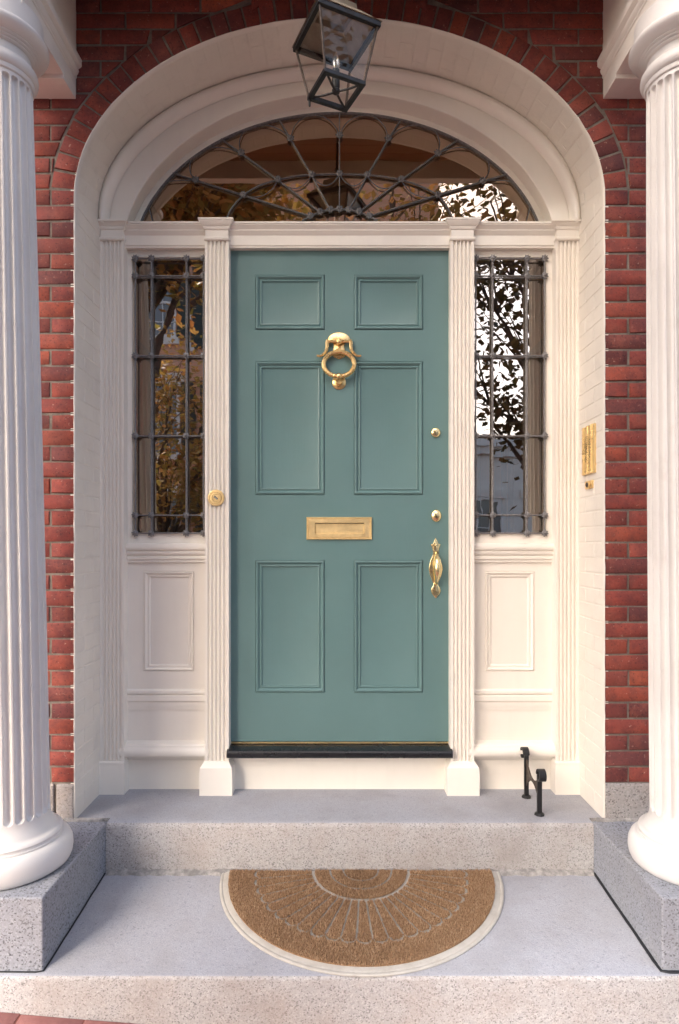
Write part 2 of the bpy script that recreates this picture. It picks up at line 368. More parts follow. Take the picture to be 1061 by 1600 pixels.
# coursed bricks
def xe(z):
    if z < ZS: return FA
    q = (z-FZ)/OB
    return OA*math.sqrt(1-q*q) if q < 1 else 0.0
far = MB(); NB = 0
def brick_poly(pts, pr, r, mb=None):
    c = .004; j = lambda: r.uniform(-.0013,.0013)
    cx = sum(p[0] for p in pts)/4; cz = sum(p[1] for p in pts)/4
    sh = lambda p: (p[0]+(c if p[0] < cx else -c), p[1]+(c if p[1] < cz else -c))
    return [[(x,.05,z) for x, z in pts], [(x+j(),c+pr,z+j()) for x, z in pts], [(sh(p)[0]+j(),pr+j()*.5,sh(p)[1]+j()) for p in pts]]
for ci in range(int((6.3-Z0)/PIT)):
    zb = Z0+ci*PIT; zt = zb+BH
    for sgn in (-1, 1):
        kk = 0; ks = -7
        while True:
            x0 = FA+.002+(0 if ci % 2 else .1055)+ks*BL; x1 = x0+BL-.0078
            if ci % 2 == 0 and ks == -1 and zb < ZS: x0, x1 = FA+.002, FA+.002+.0965
            ks += 1
            if x0 > 3.2: break
            eb, et = xe(zb), xe(zt)
            a0, a1 = max(x0, eb+(.002 if zb < ZS else 0)), max(x0, et+(.002 if zb < ZS else 0))
            if zb < ZS: a1 = a0
            if x1-a0 < .012 and x1-a1 < .012: continue
            if x1 < a1: continue
            if x1 < a0: a0 = x1-.001
            if x1 <= 0: continue
            a0, a1 = max(a0, 0.004), max(a1, 0.004)
            r = random.Random(ci*100+ks*7+sgn); pr = r.uniform(-.002,.002); NB += 1
            vis = x0 < 1.42 and zb < 3.74
            if vis and abs(a0-x0) < .004 and abs(a1-x0) < .004:
                inst('brick', brick_of(x1-x0, BH, .05, MBRICK, r.randint(0,4)), house, (sgn*(x0+x1)/2, pr, (zb+zt)/2), (r.uniform(-.004,.004), r.uniform(-.006,.006), r.uniform(-.004,.004)))
            else:
                pts = [(sgn*a0,zb),(sgn*x1,zb),(sgn*x1,zt),(sgn*a1,zt)]
                rings = brick_poly(pts, pr, r)
                if vis: MB().loft(rings, cap0=False).build('brick', MBRICK, house, smooth=50)
                else: far.loft(rings, cap0=False)
tag(far.build('brick_mass', MBRICK_ST, house, smooth=None), kind='stuff')
# painted bricks of the recess: jambs
for sgn in (-1, 1):
    for ci in range(-2, 37):
        zb = Z0+ci*PIT; zt = zb+BH+.002
        if zb < .245: zb = .247
        if zt-zb < .01: continue
        for (y0, y1) in (((.003,.198),(.205,.298)) if ci % 2 else ((.003,.095),(.102,.298))):
            r = random.Random(ci*31+sgn+int(y0*500))
            o = inst('painted_brick', brick_of(y1-y0, zt-zb, .02, CREAM_BRICK, r.randint(0,3), .0022), house,
                (sgn*(FA-.0014+r.uniform(-.0003,.0003)), (y0+y1)/2, (zb+zt)/2), (0, r.uniform(-.002,.002), sgn*PI/2*-1))
# painted bricks of the arch soffit
def lo(t, u, off):
    f, b = fe(t), be(t); x = f[0]*(1-u)+b[0]*u; z = f[1]*(1-u)+b[1]*u; n = fnorm(t)
    return (x-n.x*off, u*RY, z-n.y*off)
for i in range(NV):
    t0, t1 = t_at(SS+SL*i/NV+.003), t_at(SS+SL*(i+1)/NV-.003)
    for (u0, u1) in (((.012,.33),(.352,.99)) if i % 2 else ((.012,.66),(.682,.99))):
        r = random.Random(i*9+int(u0*100)); of = .0011+r.uniform(-.0005,.0006); c = .006; dt = (t1-t0)*.06
        MB().loft([[lo(t0,u0,-.01),lo(t1,u0,-.01),lo(t1,u1,-.01),lo(t0,u1,-.01)],[lo(t0,u0,of-.0009),lo(t1,u0,of-.0009),lo(t1,u1,of-.0009),lo(t0,u1,of-.0009)],
                   [lo(t0+dt,u0+c,of),lo(t1-dt,u0+c,of),lo(t1-dt,u1-c,of),lo(t0+dt,u1-c,of)]], cap0=False).build('painted_brick', CREAM_BRICK, house, smooth=None)
# granite foundation blocks
for x0, x1, zt in ((-3.2,-2.2,.395),(-2.19,-1.205,.397),(-1.195,-1.121,.394),(1.121,2.2,.398),(2.21,3.2,.396)):
    MB().box(x0, x1, -.008, .05, -.1, zt).build('foundation_block', FOUND, house, smooth=None, bevel=.006)
# ------------------------------------------------------------------ steps
def slope_z(y): return .0+.0425*(y+.618)/.588
step = thing('stone_step', 'wide lower granite step with smooth grey top carrying the doormat', 'step', (0,-.3,-.3), 'granite entrance steps')
m = MB(); n_ = 90; r = random.Random(3)
prof_y = [0.02, -.60, -.610, -.616, -.620, -.6205]
rows = []
for i in range(n_+1):
    x = -2.3+4.6*i/n_; j = r.uniform(-.0016,.0016)
    rows.append([(x,.02,-1.4),(x,.02,slope_z(-.0)),(x,-.605,slope_z(-.605)),(x,-.613+j*.5,slope_z(-.613)-.0008),(x,-.6185+j,slope_z(-.62)-.005+j*.5),(x,-.620+j,slope_z(-.62)-.012+j),(x,-.621,-.08),(x,-.621,-1.4)])
m.loft(rows); fs = len(rows[0])
for i, f in enumerate(m.f):
    ys = [m.v[q] for q in f]
    m.m[i] = 0 if min(q[2] for q in ys) > -.004 or all(q[2] > slope_z(q[1])-.002 for q in ys) else 1
m.build('slab', [TREAD, RISER], step, smooth=40)
LZ = .243
land = thing('stone_step', 'upper granite step forming the doorstep below the teal door', 'step', (0,.1,0), 'granite entrance steps')
m = MB(); rows = []; r = random.Random(5); n_ = 70; xl, xr = -.974, 1.059
for i in range(n_+1):
    x = xl+(xr-xl)*i/n_; j = r.uniform(-.002,.002)
    rows.append([(x,.02,-.05),(x,.02,LZ),(x,-.012,LZ),(x,-.024+j,LZ-.0025),(x,-.032+j,LZ-.009+j*.5),(x,-.036+j,LZ-.02+j),(x,-.036,.10),(x,-.034,-.05)])
m.loft(rows)
m.box(-1.117, 1.117, .02, .42, 0, LZ)
for i, f in enumerate(m.f):
    m.m[i] = 0 if all(m.v[q][2] > LZ-.003 for q in f) else 1
m.build('slab', [TREAD, RISER], land, smooth=40)
m = MB(); rows = []; r = random.Random(9)
for i in range(81):
    x = -.965+2.017*i/80; q = r.uniform(.6,1.5); z = slope_z(-.036)
    rows.append([(x,-.03,z-.01),(x,-.03,z+.012*q),(x,-.040,z+.009*q),(x,-.047-.008*q,z+.004),(x,-.05-.012*q,z-.003),(x,-.05,z-.01)])
m.loft(rows).build('mortar_joint', BEDM, land, smooth=60)
# ------------------------------------------------------------------ plinths
def plinth(x0, x1, label, seal):
    p = thing('stone_plinth', label, 'plinth', ((x0+x1)/2,-.3,0), 'granite plinths under the columns')
    m = MB(); yf, yb = -.594, -.012
    n = 12; r = random.Random(int(x0*100)); bm = bmesh.new()
    m.box(x0, x1, yf, yb, -.03, LZ+.001)
    m.build('block', PLINTH, p, smooth=None, bevel=.006, seg=3)
    rr = random.Random(8); MB().tube([(x0+.02+(x1-x0-.04)*i/14, -.012+rr.uniform(-.004,.004), LZ+.002+rr.uniform(-.003,.004)) for i in range(15)], .011, 7, flat=.8).build('mortar_joint', BEDM, p)
    if seal:
        xe_ = x0 if x0 > 0 else x1; s = -1 if x0 > 0 else 1
        pts = [(xe_+s*.003,-.05,slope_z(-.05)+.002)]+[(xe_+s*(.003+random.uniform(0,.002)),-.05-.05*i,slope_z(-.05-.05*i)+.002) for i in range(1,11)]+[(xe_+s*.002,yf+.0,slope_z(yf)+.002),(xe_-s*.02,yf-.006,slope_z(yf)+.002),(xe_-s*.3,yf-.004,slope_z(yf)+.002)]
        MB().tube(pts, .0065 if x0 > 0 else .003, 8, flat=.6).build('sealant', SEAL, p)
    return p
plinth(-1.430, -.975, 'grey speckled granite plinth under the left column', True)
plinth(1.060, 1.515, 'grey speckled granite plinth under the right column with black sealant', True)
# ------------------------------------------------------------------ columns
def column_meshes():
    R0, R1, zb, zt = .168, .142, .165, 2.842
    NF, SEG = 24, 14
    def rad(z):
        u = (z-zb)/(zt-zb); u = max(0, min(1, u)); return R0-(R0-R1)*(.35*u+.65*u*u)
    pitch = 2*PI/NF; fw = .40
    zs = []
    e0, e1 = .185, 2.817
    z = .150
    lst = [.134,.150,.165,.178]+[e0+.022*q for q in (0,.1,.25,.45,.7,1.0)]+[e0+.022+(e1-e0-.044)*i/40 for i in range(1,40)]+[e1-.022*q for q in (1.0,.7,.45,.25,.1,0)]+[2.825,2.842]
    rings = []
    for z in lst:
        rb = rad(z)
        if z < .185: rb += .010*((.185-z)/.035)**2
        ring = []
        for i in range(NF*SEG):
            a = 2*PI*i/(NF*SEG); d = ((a/pitch) % 1)-.5
            wl = fw*pitch*rb; t = d*pitch*rb
            e = min(z-e0, e1-z)
            if e <= 0: dep = 0
            else:
                q = max(0, wl-e); v = 1-(t*t+q*q)/(wl*wl); dep = .0215*math.sqrt(v) if v > 0 else 0
            rr = rb-dep; ring.append((rr*math.cos(a+.06), rr*math.sin(a+.06), z))
        rings.append(ring)
    sh = MB().loft(rings).mesh('shaft', CREAM_COL, 34)
    base = MB().lathe([(r, z*.92) for r, z in [(.24,0),(.250,.006),(.258,.022),(.262,.045),(.260,.07),(.251,.09),(.238,.101),(.226,.104),(.222,.105),(.222,.112),(.218,.113),(.216,.120),(.219,.126),(.215,.133),(.205,.137),(.198,.138),(.192,.142),(.186,.148),(.182,.153)]], 72).mesh('base_moulding', CREAM_COL, 50)
    q = LZ
    zm = lambda z: z-.012 if z < 3.16-q else (3.148-q+(z-3.16+q)*.63 if z < 3.304-q else z-.012)
    cap = MB().lathe([(r, zm(z)) for r, z in [(.142,3.083-q),(.149,3.087-q),(.152,3.096-q),(.152,3.101-q),(.158,3.104-q),(.165,3.113-q),(.168,3.124-q),(.165,3.136-q),(.158,3.145-q),(.149,3.148-q),(.144,3.152-q),(.141,3.160-q),(.140,3.198-q),
        (.150,3.200-q),(.1535,3.204-q),(.1535,3.209-q),(.152,3.211-q),(.159,3.212-q),(.163,3.216-q),(.163,3.221-q),(.161,3.223-q),(.168,3.224-q),(.173,3.228-q),(.173,3.233-q),(.177,3.234-q),(.188,3.240-q),(.199,3.250-q),(.208,3.262-q),(.213,3.276-q),(.213,3.288-q),(.208,3.298-q),(.196,3.303-q),(.19,3.304-q),(.19,3.325-q)]], 72).mesh('capital', CREAM_COL, 40)
    return sh, base, cap
SH, BSE, CAPM = column_meshes()
for x, tl, lab in ((-1.199, -.0161, 'fluted cream column on the left plinth'), (1.284, -.0137, 'fluted white column on the right plinth')):
    c = thing('fluted_column', lab, 'column', (x,-.369,LZ+.001), 'fluted porch columns', (0,tl,0), True)
    for nm, me in (('shaft', SH), ('base_moulding', BSE), ('capital', CAPM)): inst(nm, me, c, (0,0,0), (0,0,0), (.816,.816,1))
# ------------------------------------------------------------------ porch entablature
k = NT('ceiling_wood'); CEILW = k.fin(k.mix(k.noise(9,5,.6,stretch=(.1,1,1)), (.22,.10,.05), (.36,.18,.09)), .45)
por = thing('porch_entablature', 'cream moulded porch entablature resting on the two columns', 'porch roof', (0,-.2,3.3))
SO = 3.306
for s in (-1, 1):
    cx = s*1.245; h = .130
    pr = [(-h,SO),(-h,3.375),(-h-.004,3.378),(-h-.004,3.386),(-h-.010,3.392),(-h-.014,3.402),(-h-.014,3.408),(-h-.010,3.412),(-h-.02,3.418),(-h-.026,3.424),(-h-.026,3.452),(-h-.022,3.456),(-h-.002,3.460),(-h-.002,3.90)]
    prof = [(cx+a,z) for a, z in pr]+[(cx-a,z) for a, z in reversed(pr)]
    MB().run_y(prof, -.452, .004).build('side_beam', CREAM_ENT, por, smooth=30)
    MB().box(cx-h-.001, cx+h+.001, -.118, .003, 3.288, SO+.03).build('wall_bracket', CREAM_ENT, por, bevel=.002)
MB().box(-1.49, 1.49, -.440, -.385, 3.63, 3.95).build('front_beam', CREAM_ENT, por, bevel=.004)
for i in range(5): MB().box(-1.115, 1.115, -.384+i*.0772, -.384+i*.0772+.0745, 3.735, 3.76).build('ceiling_board', CEILW, por, bevel=.003)
MB().box(-1.60, 1.60, -.56, .003, 3.90, 4.05).build('roof_slab', CREAM_ENT, por, bevel=.01)
MB().box(-1.70, 1.70, -.66, .003, 4.05, 4.14).build('cornice', CREAM_ENT, por, bevel=.02)
# ------------------------------------------------------------------ door surround
sur = thing('door_surround', 'cream painted wooden door surround with fluted pilasters and arch moulding', 'door frame', (0,.33,LZ))
YP = .280
def pilaster(x0, x1, outer):
    zt, zb = PZ(376, YP), PZ(1193, YP)
    # fluted section
    W = x1-x0; nf = 5; mrg = W*.085; pw = (W-2*mrg)/nf; pts = [(x0,.41),(x0,YP)]
    for i in range(nf):
        a = x0+mrg+pw*i+pw*.14; b = x0+mrg+pw*(i+1)-pw*.14
        pts.append((a,YP))
        for q in range(1,6):
            u = q/6; pts.append((a+(b-a)*u, YP+.010*math.sin(PI*u)**.6))
        pts.append((b,YP))
    pts += [(x1,YP),(x1,.41)]
    sh = MB().run_z(pts, zb, zt).build('pilaster', CREAM, sur, smooth=40)
    # capital and block
    top = 2.917 if not outer else 2.909
    m = MB(); y0 = .271
    g = .002
    m.stack(x0+g, x1-g, y0+.004, .409, [(0,zt),(.004,zt+.001),(.006,zt+.006),(.006,zt+.010),(.003,zt+.013),(-.001,zt+.016),(-.001,2.872),(.004,2.875),(.007,2.881),(.008,2.886),(.013,2.889),(.019,2.897),(.024,2.905),(.024,top-.010),(.027,top-.008),(.027,top)])
    m.build('capital', CREAM, sh, smooth=30)
    m = MB(); m.stack(x0, x1, y0+.005, .408, [(.020 if not outer else .006,LZ-.002),(.020 if not outer else .006,PZ(1206,.262)),(.019 if not outer else .005,PZ(1204,.262)),(.018 if not outer else .005,PZ(1200,.262)),(.012 if not outer else .003,PZ(1197,.265)),(.005,PZ(1192.5,.27)),(.001,PZ(1190,.272))])
    m.build('base', CREAM, sh, smooth=30)
XI0, XI1 = PX(320,YP), PX(357.5,YP)
XO0, XO1 = PX(156.5,YP), PX(193.5,YP)
pilaster(XO0, XO1, True); pilaster(XI0, XI1, False)
XJ0, XJ1 = PX(704,YP), PX(741,YP); XQ0, XQ1 = PX(868.5,YP), PX(905.5,YP)
pilaster(XJ0, XJ1, False); pilaster(XQ0, XQ1, True)
# lintel between the pilasters
prof = [(y if y > .39 else y+.020, z) for y, z in [(.395,2.803),(.285,2.803),(.285,2.809),(.280,2.813),(.280,2.858),(.275,2.862),(.271,2.870),(.266,2.875),(.266,2.879),(.258,2.888),(.251,2.894),(.251,2.897),(.247,2.899),(.247,2.908),(.395,2.909)]]
MB().run_x(prof, XO0+.002, XQ1-.002).build('lintel', CREAM, sur, smooth=30)
# filler strips beside the outer pilasters, against the reveal
for a, b in ((-1.117, XO0+.004), (XQ1-.004, 1.117)): MB().box(a, b, .292, .40, LZ, 2.905).build('scribe_strip', CREAM, sur, smooth=None)
# arch moulding
def curve(a, b, yc, Y, n=72, vs=343):
    s = S(Y); A, B, ZC = a/s, b/s, PZ(yc, Y); zs = 2.895
    q = max(-1, min(1, (zs-ZC)/B)); t0 = math.asin(q)
    return [(A*math.cos(t0+(PI-2*t0)*i/n), ZC+B*math.sin(t0+(PI-2*t0)*i/n)) for i in range(n+1)]
cA = curve(377,231,331.7,.275); cB = curve(358.5,229,355,.283); cC = curve(340,255.5,401.5,.285); cD = curve(333,246,413,.375); cE = curve(325,238,413,.375)
mixc = lambda p, q, u: [(a[0]*(1-u)+b[0]*u, a[1]*(1-u)+b[1]*u) for a, b in zip(p, q)]
rows = []
def row(c, y): rows.append([(x, y, z) for x, z in c])
row(mixc(cA,cB,-.12), .305)
row(mixc(cA,cB,-.02), .285)
for i in range(0, 11):
    u = i/10; row(mixc(cA,cB,.02+.84*u), .283-.034*math.sin(PI*(.12+.83*u)))
row(mixc(cA,cB,.90), .286); row(mixc(cA,cB,.99), .2865); row(mixc(cB,cC,.02), .281)
row(mixc(cB,cC,.9), .280); row(mixc(cB,cC,.97), .2815); row(cC, .287); row(mixc(cC,cD,.06), .288)
row(mixc(cC,cD,.10), .296); row(mixc(cC,cD,.62), .362); row(mixc(cC,cD,.85), .370); row(cD, .372); row(mixc(cD,cE,.8), .371); row(cE, .374); row(cE, .41)
MB().loft(rows, closed=False, cap0=False, cap1=False).build('arch_moulding', CREAM, sur, smooth=32)
# boards and mouldings beside the door
YF = .338
def side_bay(x0, x1, hx0, hx1):
    m = MB(); zt, zb = PZ(851,YF), LZ-.002
    za, zb2 = PZ(892.5,YF), PZ(1048.5,YF)
    for (a, b, c, d) in ((x0,x1,za,zt),(x0,hx0,zb2,za),(hx1,x1,zb2,za),(x0,x1,zb,zb2)):
        m.add([(a,YF,c),(b,YF,c),(b,YF,d),(a,YF,d)], [(0,1,2,3)])
    brd = m.build('dado_board', CREAM, sur, smooth=None)
    MB().ring(hx0, hx1, zb2, za, [(0,YF),(.002,YF+.003),(.0045,YF-.004),(.009,YF-.0045),(.013,YF+.001),(.018,YF+.005),(.020,YF+.0035),(.026,YF+.004),(.029,YF+.009),(.032,YF+.011)]).build('panel', CREAM, brd, smooth=25)
    yb = .36
    z = lambda v, y: PZ(v, y)
    # sill under the sidelight
    MB().run_x([(yb,z(849,.30)),(.318,z(849,.30)),(.308,z(850,.30)),(.304,z(853,.30)),(.304,z(857,.30)),(.308,z(859.5,.305)),(.316,z(860,.31)),(.312,z(863,.31)),(.315,z(866,.315)),(.324,z(868,.32)),(.320,z(870,.32)),(.321,z(873.5,.32)),(.328,z(875,.328)),(.327,z(878,.328)),(.334,z(879.5,YF)),(yb,z(879.5,YF))], x0-.004, x1).build('sill', CREAM, sur, smooth=30)
    # rail
    MB().run_x([(yb,z(1077,.33)),(.330,z(1077,.33)),(.322,z(1079.5,.325)),(.321,z(1083.5,.322)),(.329,z(1086,.328)),(.325,z(1088,.325)),(.324,z(1095,.325)),(.330,z(1097.5,.33)),(.329,z(1101,.33)),(.334,z(1106,.333)),(.335,z(1110,.335)),(yb,z(1111,YF))], x0-.001, x1).build('rail', CREAM, sur, smooth=30)
    # base roll
    pr = [(yb,.475)]+[(.300-.030*math.sin(a), .430+.033*math.cos(a)) for a in [PI*i/10 for i in range(0,11)]]
    pr = [(yb,.478),(.325,.473),(.308,.466)]+[(.304-.024*math.sin(PI*i/10), .432+.027*math.cos(PI*i/10)) for i in range(11)]+[(.318,.403),(.318,.397),(.325,.393),(.330,.385),(.334,.383),(yb,.383)]
    MB().run_x(pr, x0-.02, x1+.012).build('base_roll', CREAM, sur, smooth=35)
side_bay(PX(196,YF), PX(326,YF), PX(224.5,YF), PX(303.7,YF))
side_bay(PX(735,YF), PX(865,YF), PX(758,YF), PX(835,YF))
# riser board and threshold
MB().box(XI1+.01, XJ0-.01, YF, .36, LZ-.001, .418).build('riser_board', CREAM, sur, smooth=None)
MB().run_x([(.36,.418),(.318,.418),(.318,.408),(.326,.402),(YF-.001,.40),(.36,.40)], XI1+.008, XJ0-.008).build('riser_moulding', CREAM, sur, smooth=30)
thr = MB().run_x([(.38,.418),(.268,.416)]+[(.262-.012*math.sin(PI*i/8), .434-.018*math.cos(PI*i/8)) for i in range(9)]+[(.30,.456),(.38,.462)], XI1-.006, XJ0+.006).build('threshold', BLACKP, sur, smooth=40)
MB().box(XI1+.001, XJ0-.001, .333, .37, .4625, .4665).build('weather_strip', BRASS_DULL, sur, smooth=None)
# ------------------------------------------------------------------ front door
YD = .335
dx = [PX(u,YD) for u in (357,399,507.5,553,661,704)]; dz = [PZ(v,YD) for v in (1158.5,1082,875,773,564.5,515.5,429.5,388)]
door = thing('front_door', 'teal painted six panel front door with brass fittings', 'door', (0,YD,.47))
m = MB()
for i in range(5):
    for j in range(7):
        if i in (1,3) and j in (1,3,5): continue
        m.add([(dx[i],YD,dz[j]),(dx[i+1],YD,dz[j]),(dx[i+1],YD,dz[j+1]),(dx[i],YD,dz[j+1])], [(0,1,2,3)])
m.box(dx[0], dx[5], YD+.02, YD+.045, dz[0], dz[7])
slab = m.build('door_frame', TEAL, door, smooth=None)
for i in (1,3):
    for j in (1,3,5):
        MB().ring(dx[i], dx[i+1], dz[j], dz[j+1], [(0,YD),(.0015,YD+.003),(.004,YD-.005),(.007,YD-.0068),(.0115,YD-.006),(.016,YD-.001),(.0205,YD+.0045),(.0225,YD+.003),(.0265,YD+.001),(.030,YD+.002),(.0315,YD+.0075),(.0345,YD+.0085)]).build('panel', TEAL, door, smooth=22)
# knocker
kz = lambda z_: 1/7.579/S(YD)*z_
KX, KZ = PX(529.7,YD), lambda v: PZ(500+v/7.579, YD)
kn = MB()
out = [(-135,250)]+[(-135*math.cos(PI*i/12), 250-98*math.sin(PI*i/12)) for i in range(1,12)]+[(135,250)]
kn.plate([(KX+kz(x), KZ(v)) for x, v in out], YD-.012, YD, .004)
lo_ = [(-85,250),(85,250),(60,300),(70,370),(95,400),(60,440),(0,468),(-60,440),(-95,400),(-70,370),(-60,300)]
kn.plate([(KX+kz(x), KZ(v)) for x, v in lo_], YD-.006, YD+.001, .003)
knock = kn.build('knocker', BRASS, door, smooth=40)
m = MB()
for s in (-1,1):
    pth = [(130,252),(140,280),(140,330),(148,370),(170,405),(200,432),(228,440),(262,436)]
    m.tube([(KX+s*kz(x), YD-.014-.004*i/7, KZ(v)) for i, (x, v) in enumerate(pth)], lambda u: kz(24)*(1-.45*u), 10)
m.tube([(KX-kz(135), YD-.016, KZ(268)), (KX+kz(135), YD-.016, KZ(268))], kz(16), 10)
m.build('yoke', BRASS, knock)
MB().sphere((KX, YD-.020, KZ(272)), kz(38), 10, sy=.8).build('hinge_ball', BRASS, knock)
rp = [(KX+kz(180)*math.sin(2*PI*i/48), YD-.020-.010*(1-math.cos(2*PI*i/48))/2, KZ(542)+kz(148)*math.cos(2*PI*i/48)) for i in range(48)]
m = MB().tube(rp, kz(27), 10, closed=True)
m.sphere((KX, YD-.032, KZ(690)), kz(40), 10); m.lathe([(kz(24),-kz(70)),(kz(30),-kz(60)),(kz(30),-kz(50)),(kz(24),-kz(45)),(kz(24),kz(45)),(kz(30),kz(50)),(kz(30),kz(60)),(kz(24),kz(70))], 16, (KX,YD-.030,KZ(682)), 'x')
m.build('ring', BRASS, knock)
MB().lathe([(kz(82),0),(kz(82),.004),(kz(70),.008),(kz(40),.010),(kz(36),.022),(kz(26),.026)], 28, (KX,YD,KZ(742)), 'y').build('strike_plate', BRASS, knock)
# letter slot
x0, x1, z0, z1 = PX(479,YD), PX(581,YD), PZ(843,YD), PZ(808,YD)
rect = lambda a, b, c, d, y: [(a,y,c),(b,y,c),(b,y,d),(a,y,d)]
fa, fb, fc, fd = PX(492,YD), PX(569,YD), PZ(834,YD), PZ(817,YD)
rs = [rect(x0+i_, x1-i_, z0+i_, z1-i_, y) for i_, y in ((0,YD),(0,YD-.007),(.0015,YD-.0100),(.0050,YD-.0100),(.0065,YD-.0075),(.0085,YD-.0075),(.0100,YD-.0094),(.013,YD-.0096))]
rs += [rect(fa, fb, fc, fd, YD-.0096), rect(fa+.001, fb-.001, fc+.001, fd-.001, YD-.0006)]
ls = MB().loft(rs, cap0=False).build('letter_slot', BRASS_DULL, door, smooth=25)
MB().ring(fa+.0012, fb-.0012, fc+.0006, fd-.0034, [(0,YD-.0008),(0,YD-.0028),(.001,YD-.0034)]).build('flap', BRASS_DULL, ls, smooth=20)
MB().box(fa+.0011, fb-.0011, YD-.0016, YD-.0007, fd-.0032, fd-.0012).build('slot_shade', DARK, ls, smooth=None)  # dark strip standing in for the shadow in the recess above the flap
# locks
for (u, v, r_, ov) in ((680.5,676,7.6,1.0),(681.5,806,8.0,1.22)):
    R_ = r_/S(YD); c = (PX(u,YD),YD,PZ(v,YD)); m = MB()
    m.lathe([(R_,0),(R_,.004),(R_*.92,.008),(R_*.75,.011),(R_*.4,.013),(R_*.05,.0135)], 28, c, 'y')
    if ov > 1: m.v = [(x,y,c[2]+(z-c[2])*ov) for x,y,z in m.v]; m.lathe([(R_*.7,.006),(R_*.68,.016),(R_*.55,.018),(R_*.05,.0185)], 24, c, 'y')
    lk = m.build('lock', BRASS_POL, door)
    yk = YD-(.0195 if ov > 1 else .0142)
    m = MB(); m.box(c[0]-.0016, c[0]+.0016, yk, yk+.004, c[2]-R_*.55, c[2]-.001)
    if ov > 1: m.box(c[0]-.002, c[0]+.002, YD-.010, YD-.004, c[2]+R_*.95, c[2]+R_*1.08); m.box(c[0]-.002, c[0]+.002, YD-.010, YD-.004, c[2]-R_*1.08, c[2]-R_*.95)
    m.build('keyhole', DARK, lk, smooth=None)
# handle
HX = PX(680.7,YD); hp = lambda x, v: (HX+x/5/S(YD), PZ(640+v/5,YD))
m = MB()
m.plate([hp(*p) for p in [(0,1000),(9,1015),(16,1032),(20,1046),(38,1052),(34,1064),(26,1085),(22,1105),(22,1135),(-22,1135),(-22,1105),(-26,1085),(-34,1064),(-38,1052),(-20,1046),(-16,1032),(-9,1015)]], YD-.005, YD, .003)
m.plate([hp(*p) for p in [(0,1475),(-14,1458),(-30,1440),(-38,1415),(-34,1392),(-22,1375),(-15,1350),(15,1350),(22,1375),(34,1392),(38,1415),(30,1440),(14,1458)]], YD-.006, YD, .003)
m.plate([hp(*p) for p in [(-20,1130),(20,1130),(38,1170),(52,1220),(54,1250),(46,1290),(30,1330),(18,1360),(-18,1360),(-30,1330),(-46,1290),(-54,1250),(-52,1220),(-38,1170)]], YD-.003, YD, .002)
hd = m.build('handle', BRASS_POL, door, smooth=40)
pts = []
for i in range(25):
    u = i/24; x, z = hp(2, 1118+u*250); pts.append((x, YD-.004-.042*math.sin(PI*u)**.7, z))
MB().tube(pts, lambda u: (8+17*math.sin(PI*min(1,max(0,u)))**1.2)/5/S(YD), 14).build('grip', BRASS_POL, hd)
x, z = hp(0, 1056); m = MB().tube([(x-.004,YD-.008,z),(x+.004,YD-.008,z)], .003, 8); m.box(x-.0045,x+.0045,YD-.020,YD-.003,z-.004,z+.001); m.build('thumb_latch', BRASS_POL, hd)
# ------------------------------------------------------------------ sidelights
ros = MB()
pts = []
for i in range(16):
    r_ = .0188 if i % 2 == 0 else .0125; a = 2*PI*i/16; pts.append((r_*math.cos(a), r_*math.sin(a)))
ros.plate(pts, -.005, .004, .003); ros.sphere((0,-.005,0), .006, 6)
ROS = ros.mesh('rosette', IRON, 40)
YG = .326
def sidelight(us, flip, label):
    x0, x1 = (PX(196,YF), PX(330,YF)) if not flip else (PX(731,YF), PX(865,YF))
    g0, g1 = (PX(207,YF), PX(323,YF)) if not flip else (PX(738,YF), PX(853,YF))
    z0, z1, a0, a1 = PZ(852,YF), 2.83, PZ(834,YF), PZ(402,YF)
    t = thing('sidelight_window', label, 'window', ((x0+x1)/2,YF,PZ(850,YF)), 'sidelight windows beside the door')
    m = MB()
    for (a, b, c, d) in ((x0,x1,z0,a0),(x0,x1,a1,z1),(x0,g0,a0,a1),(g1,x1,a0,a1)): m.box(a, b, .334, .37, c, d)
    m.build('frame', CREAM, t, smooth=None)
    MB().ring(g0-.001, g1+.001, a0-.001, a1+.001, [(0,.3405),(.003,.341),(.006,.350),(.007,.356)]) # putty line
    vs = [404,431,556,681,805,833]
    # panes between the bars
    ux = [PX(u,YG) for u in us]; zz = [PZ(v,YG) for v in vs]
    ex = [g0]+[x for x in ux if g0+.02 < x < g1-.02]+[g1]; ez = [a1]+zz[1:-1]+[a0]
    for i in range(len(ex)-1):
        for j in range(len(ez)-1):
            r = random.Random(i*7+j+(50 if flip else 0)); tx, tz = r.uniform(-.0005,.0005), r.uniform(-.0006,.0006)
            m = MB(); y = .352
            m.add([(ex[i],y+tx+tz,ez[j+1]),(ex[i+1],y-tx+tz,ez[j+1]),(ex[i+1],y-tx-tz,ez[j]),(ex[i],y+tx-tz,ez[j])], [(0,1,2,3)])
            m.build('pane', GLASS, t, smooth=None)
    for x in ex[1:-1]: MB().box(x-.002, x+.002, .346, .358, a0, a1).build('lead_strip', IRON, t, bevel=.001)
    for z in ez[1:-1]: MB().box(g0, g1, .347, .357, z-.0018, z+.0018).build('lead_strip', IRON, t, bevel=.001)
    for u in us:
        x = PX(u,YG); r = random.Random(u)
        MB().bar([(x+r.uniform(-.0008,.0008), zz[0]+.006-(zz[0]-zz[-1]+.012)*i/14) for i in range(15)], .0060, YG-.004, YG+.006).build('upright_bar', IRON, t, smooth=50)
    for z in zz:
        MB().bar([(ux[0]-.006+(ux[-1]-ux[0]+.012)*i/6, z+random.uniform(-.0006,.0006)) for i in range(7)], .0058, YG-.003, YG+.005).build('cross_bar', IRON, t, smooth=50)
    for x in ux:
        for z in zz: inst('rosette', ROS, t, (x, YG-.003, z), (0, random.uniform(0,.4), 0))
sidelight([211.5,236.5,291,318], False, 'tall leaded sidelight window left of the door')
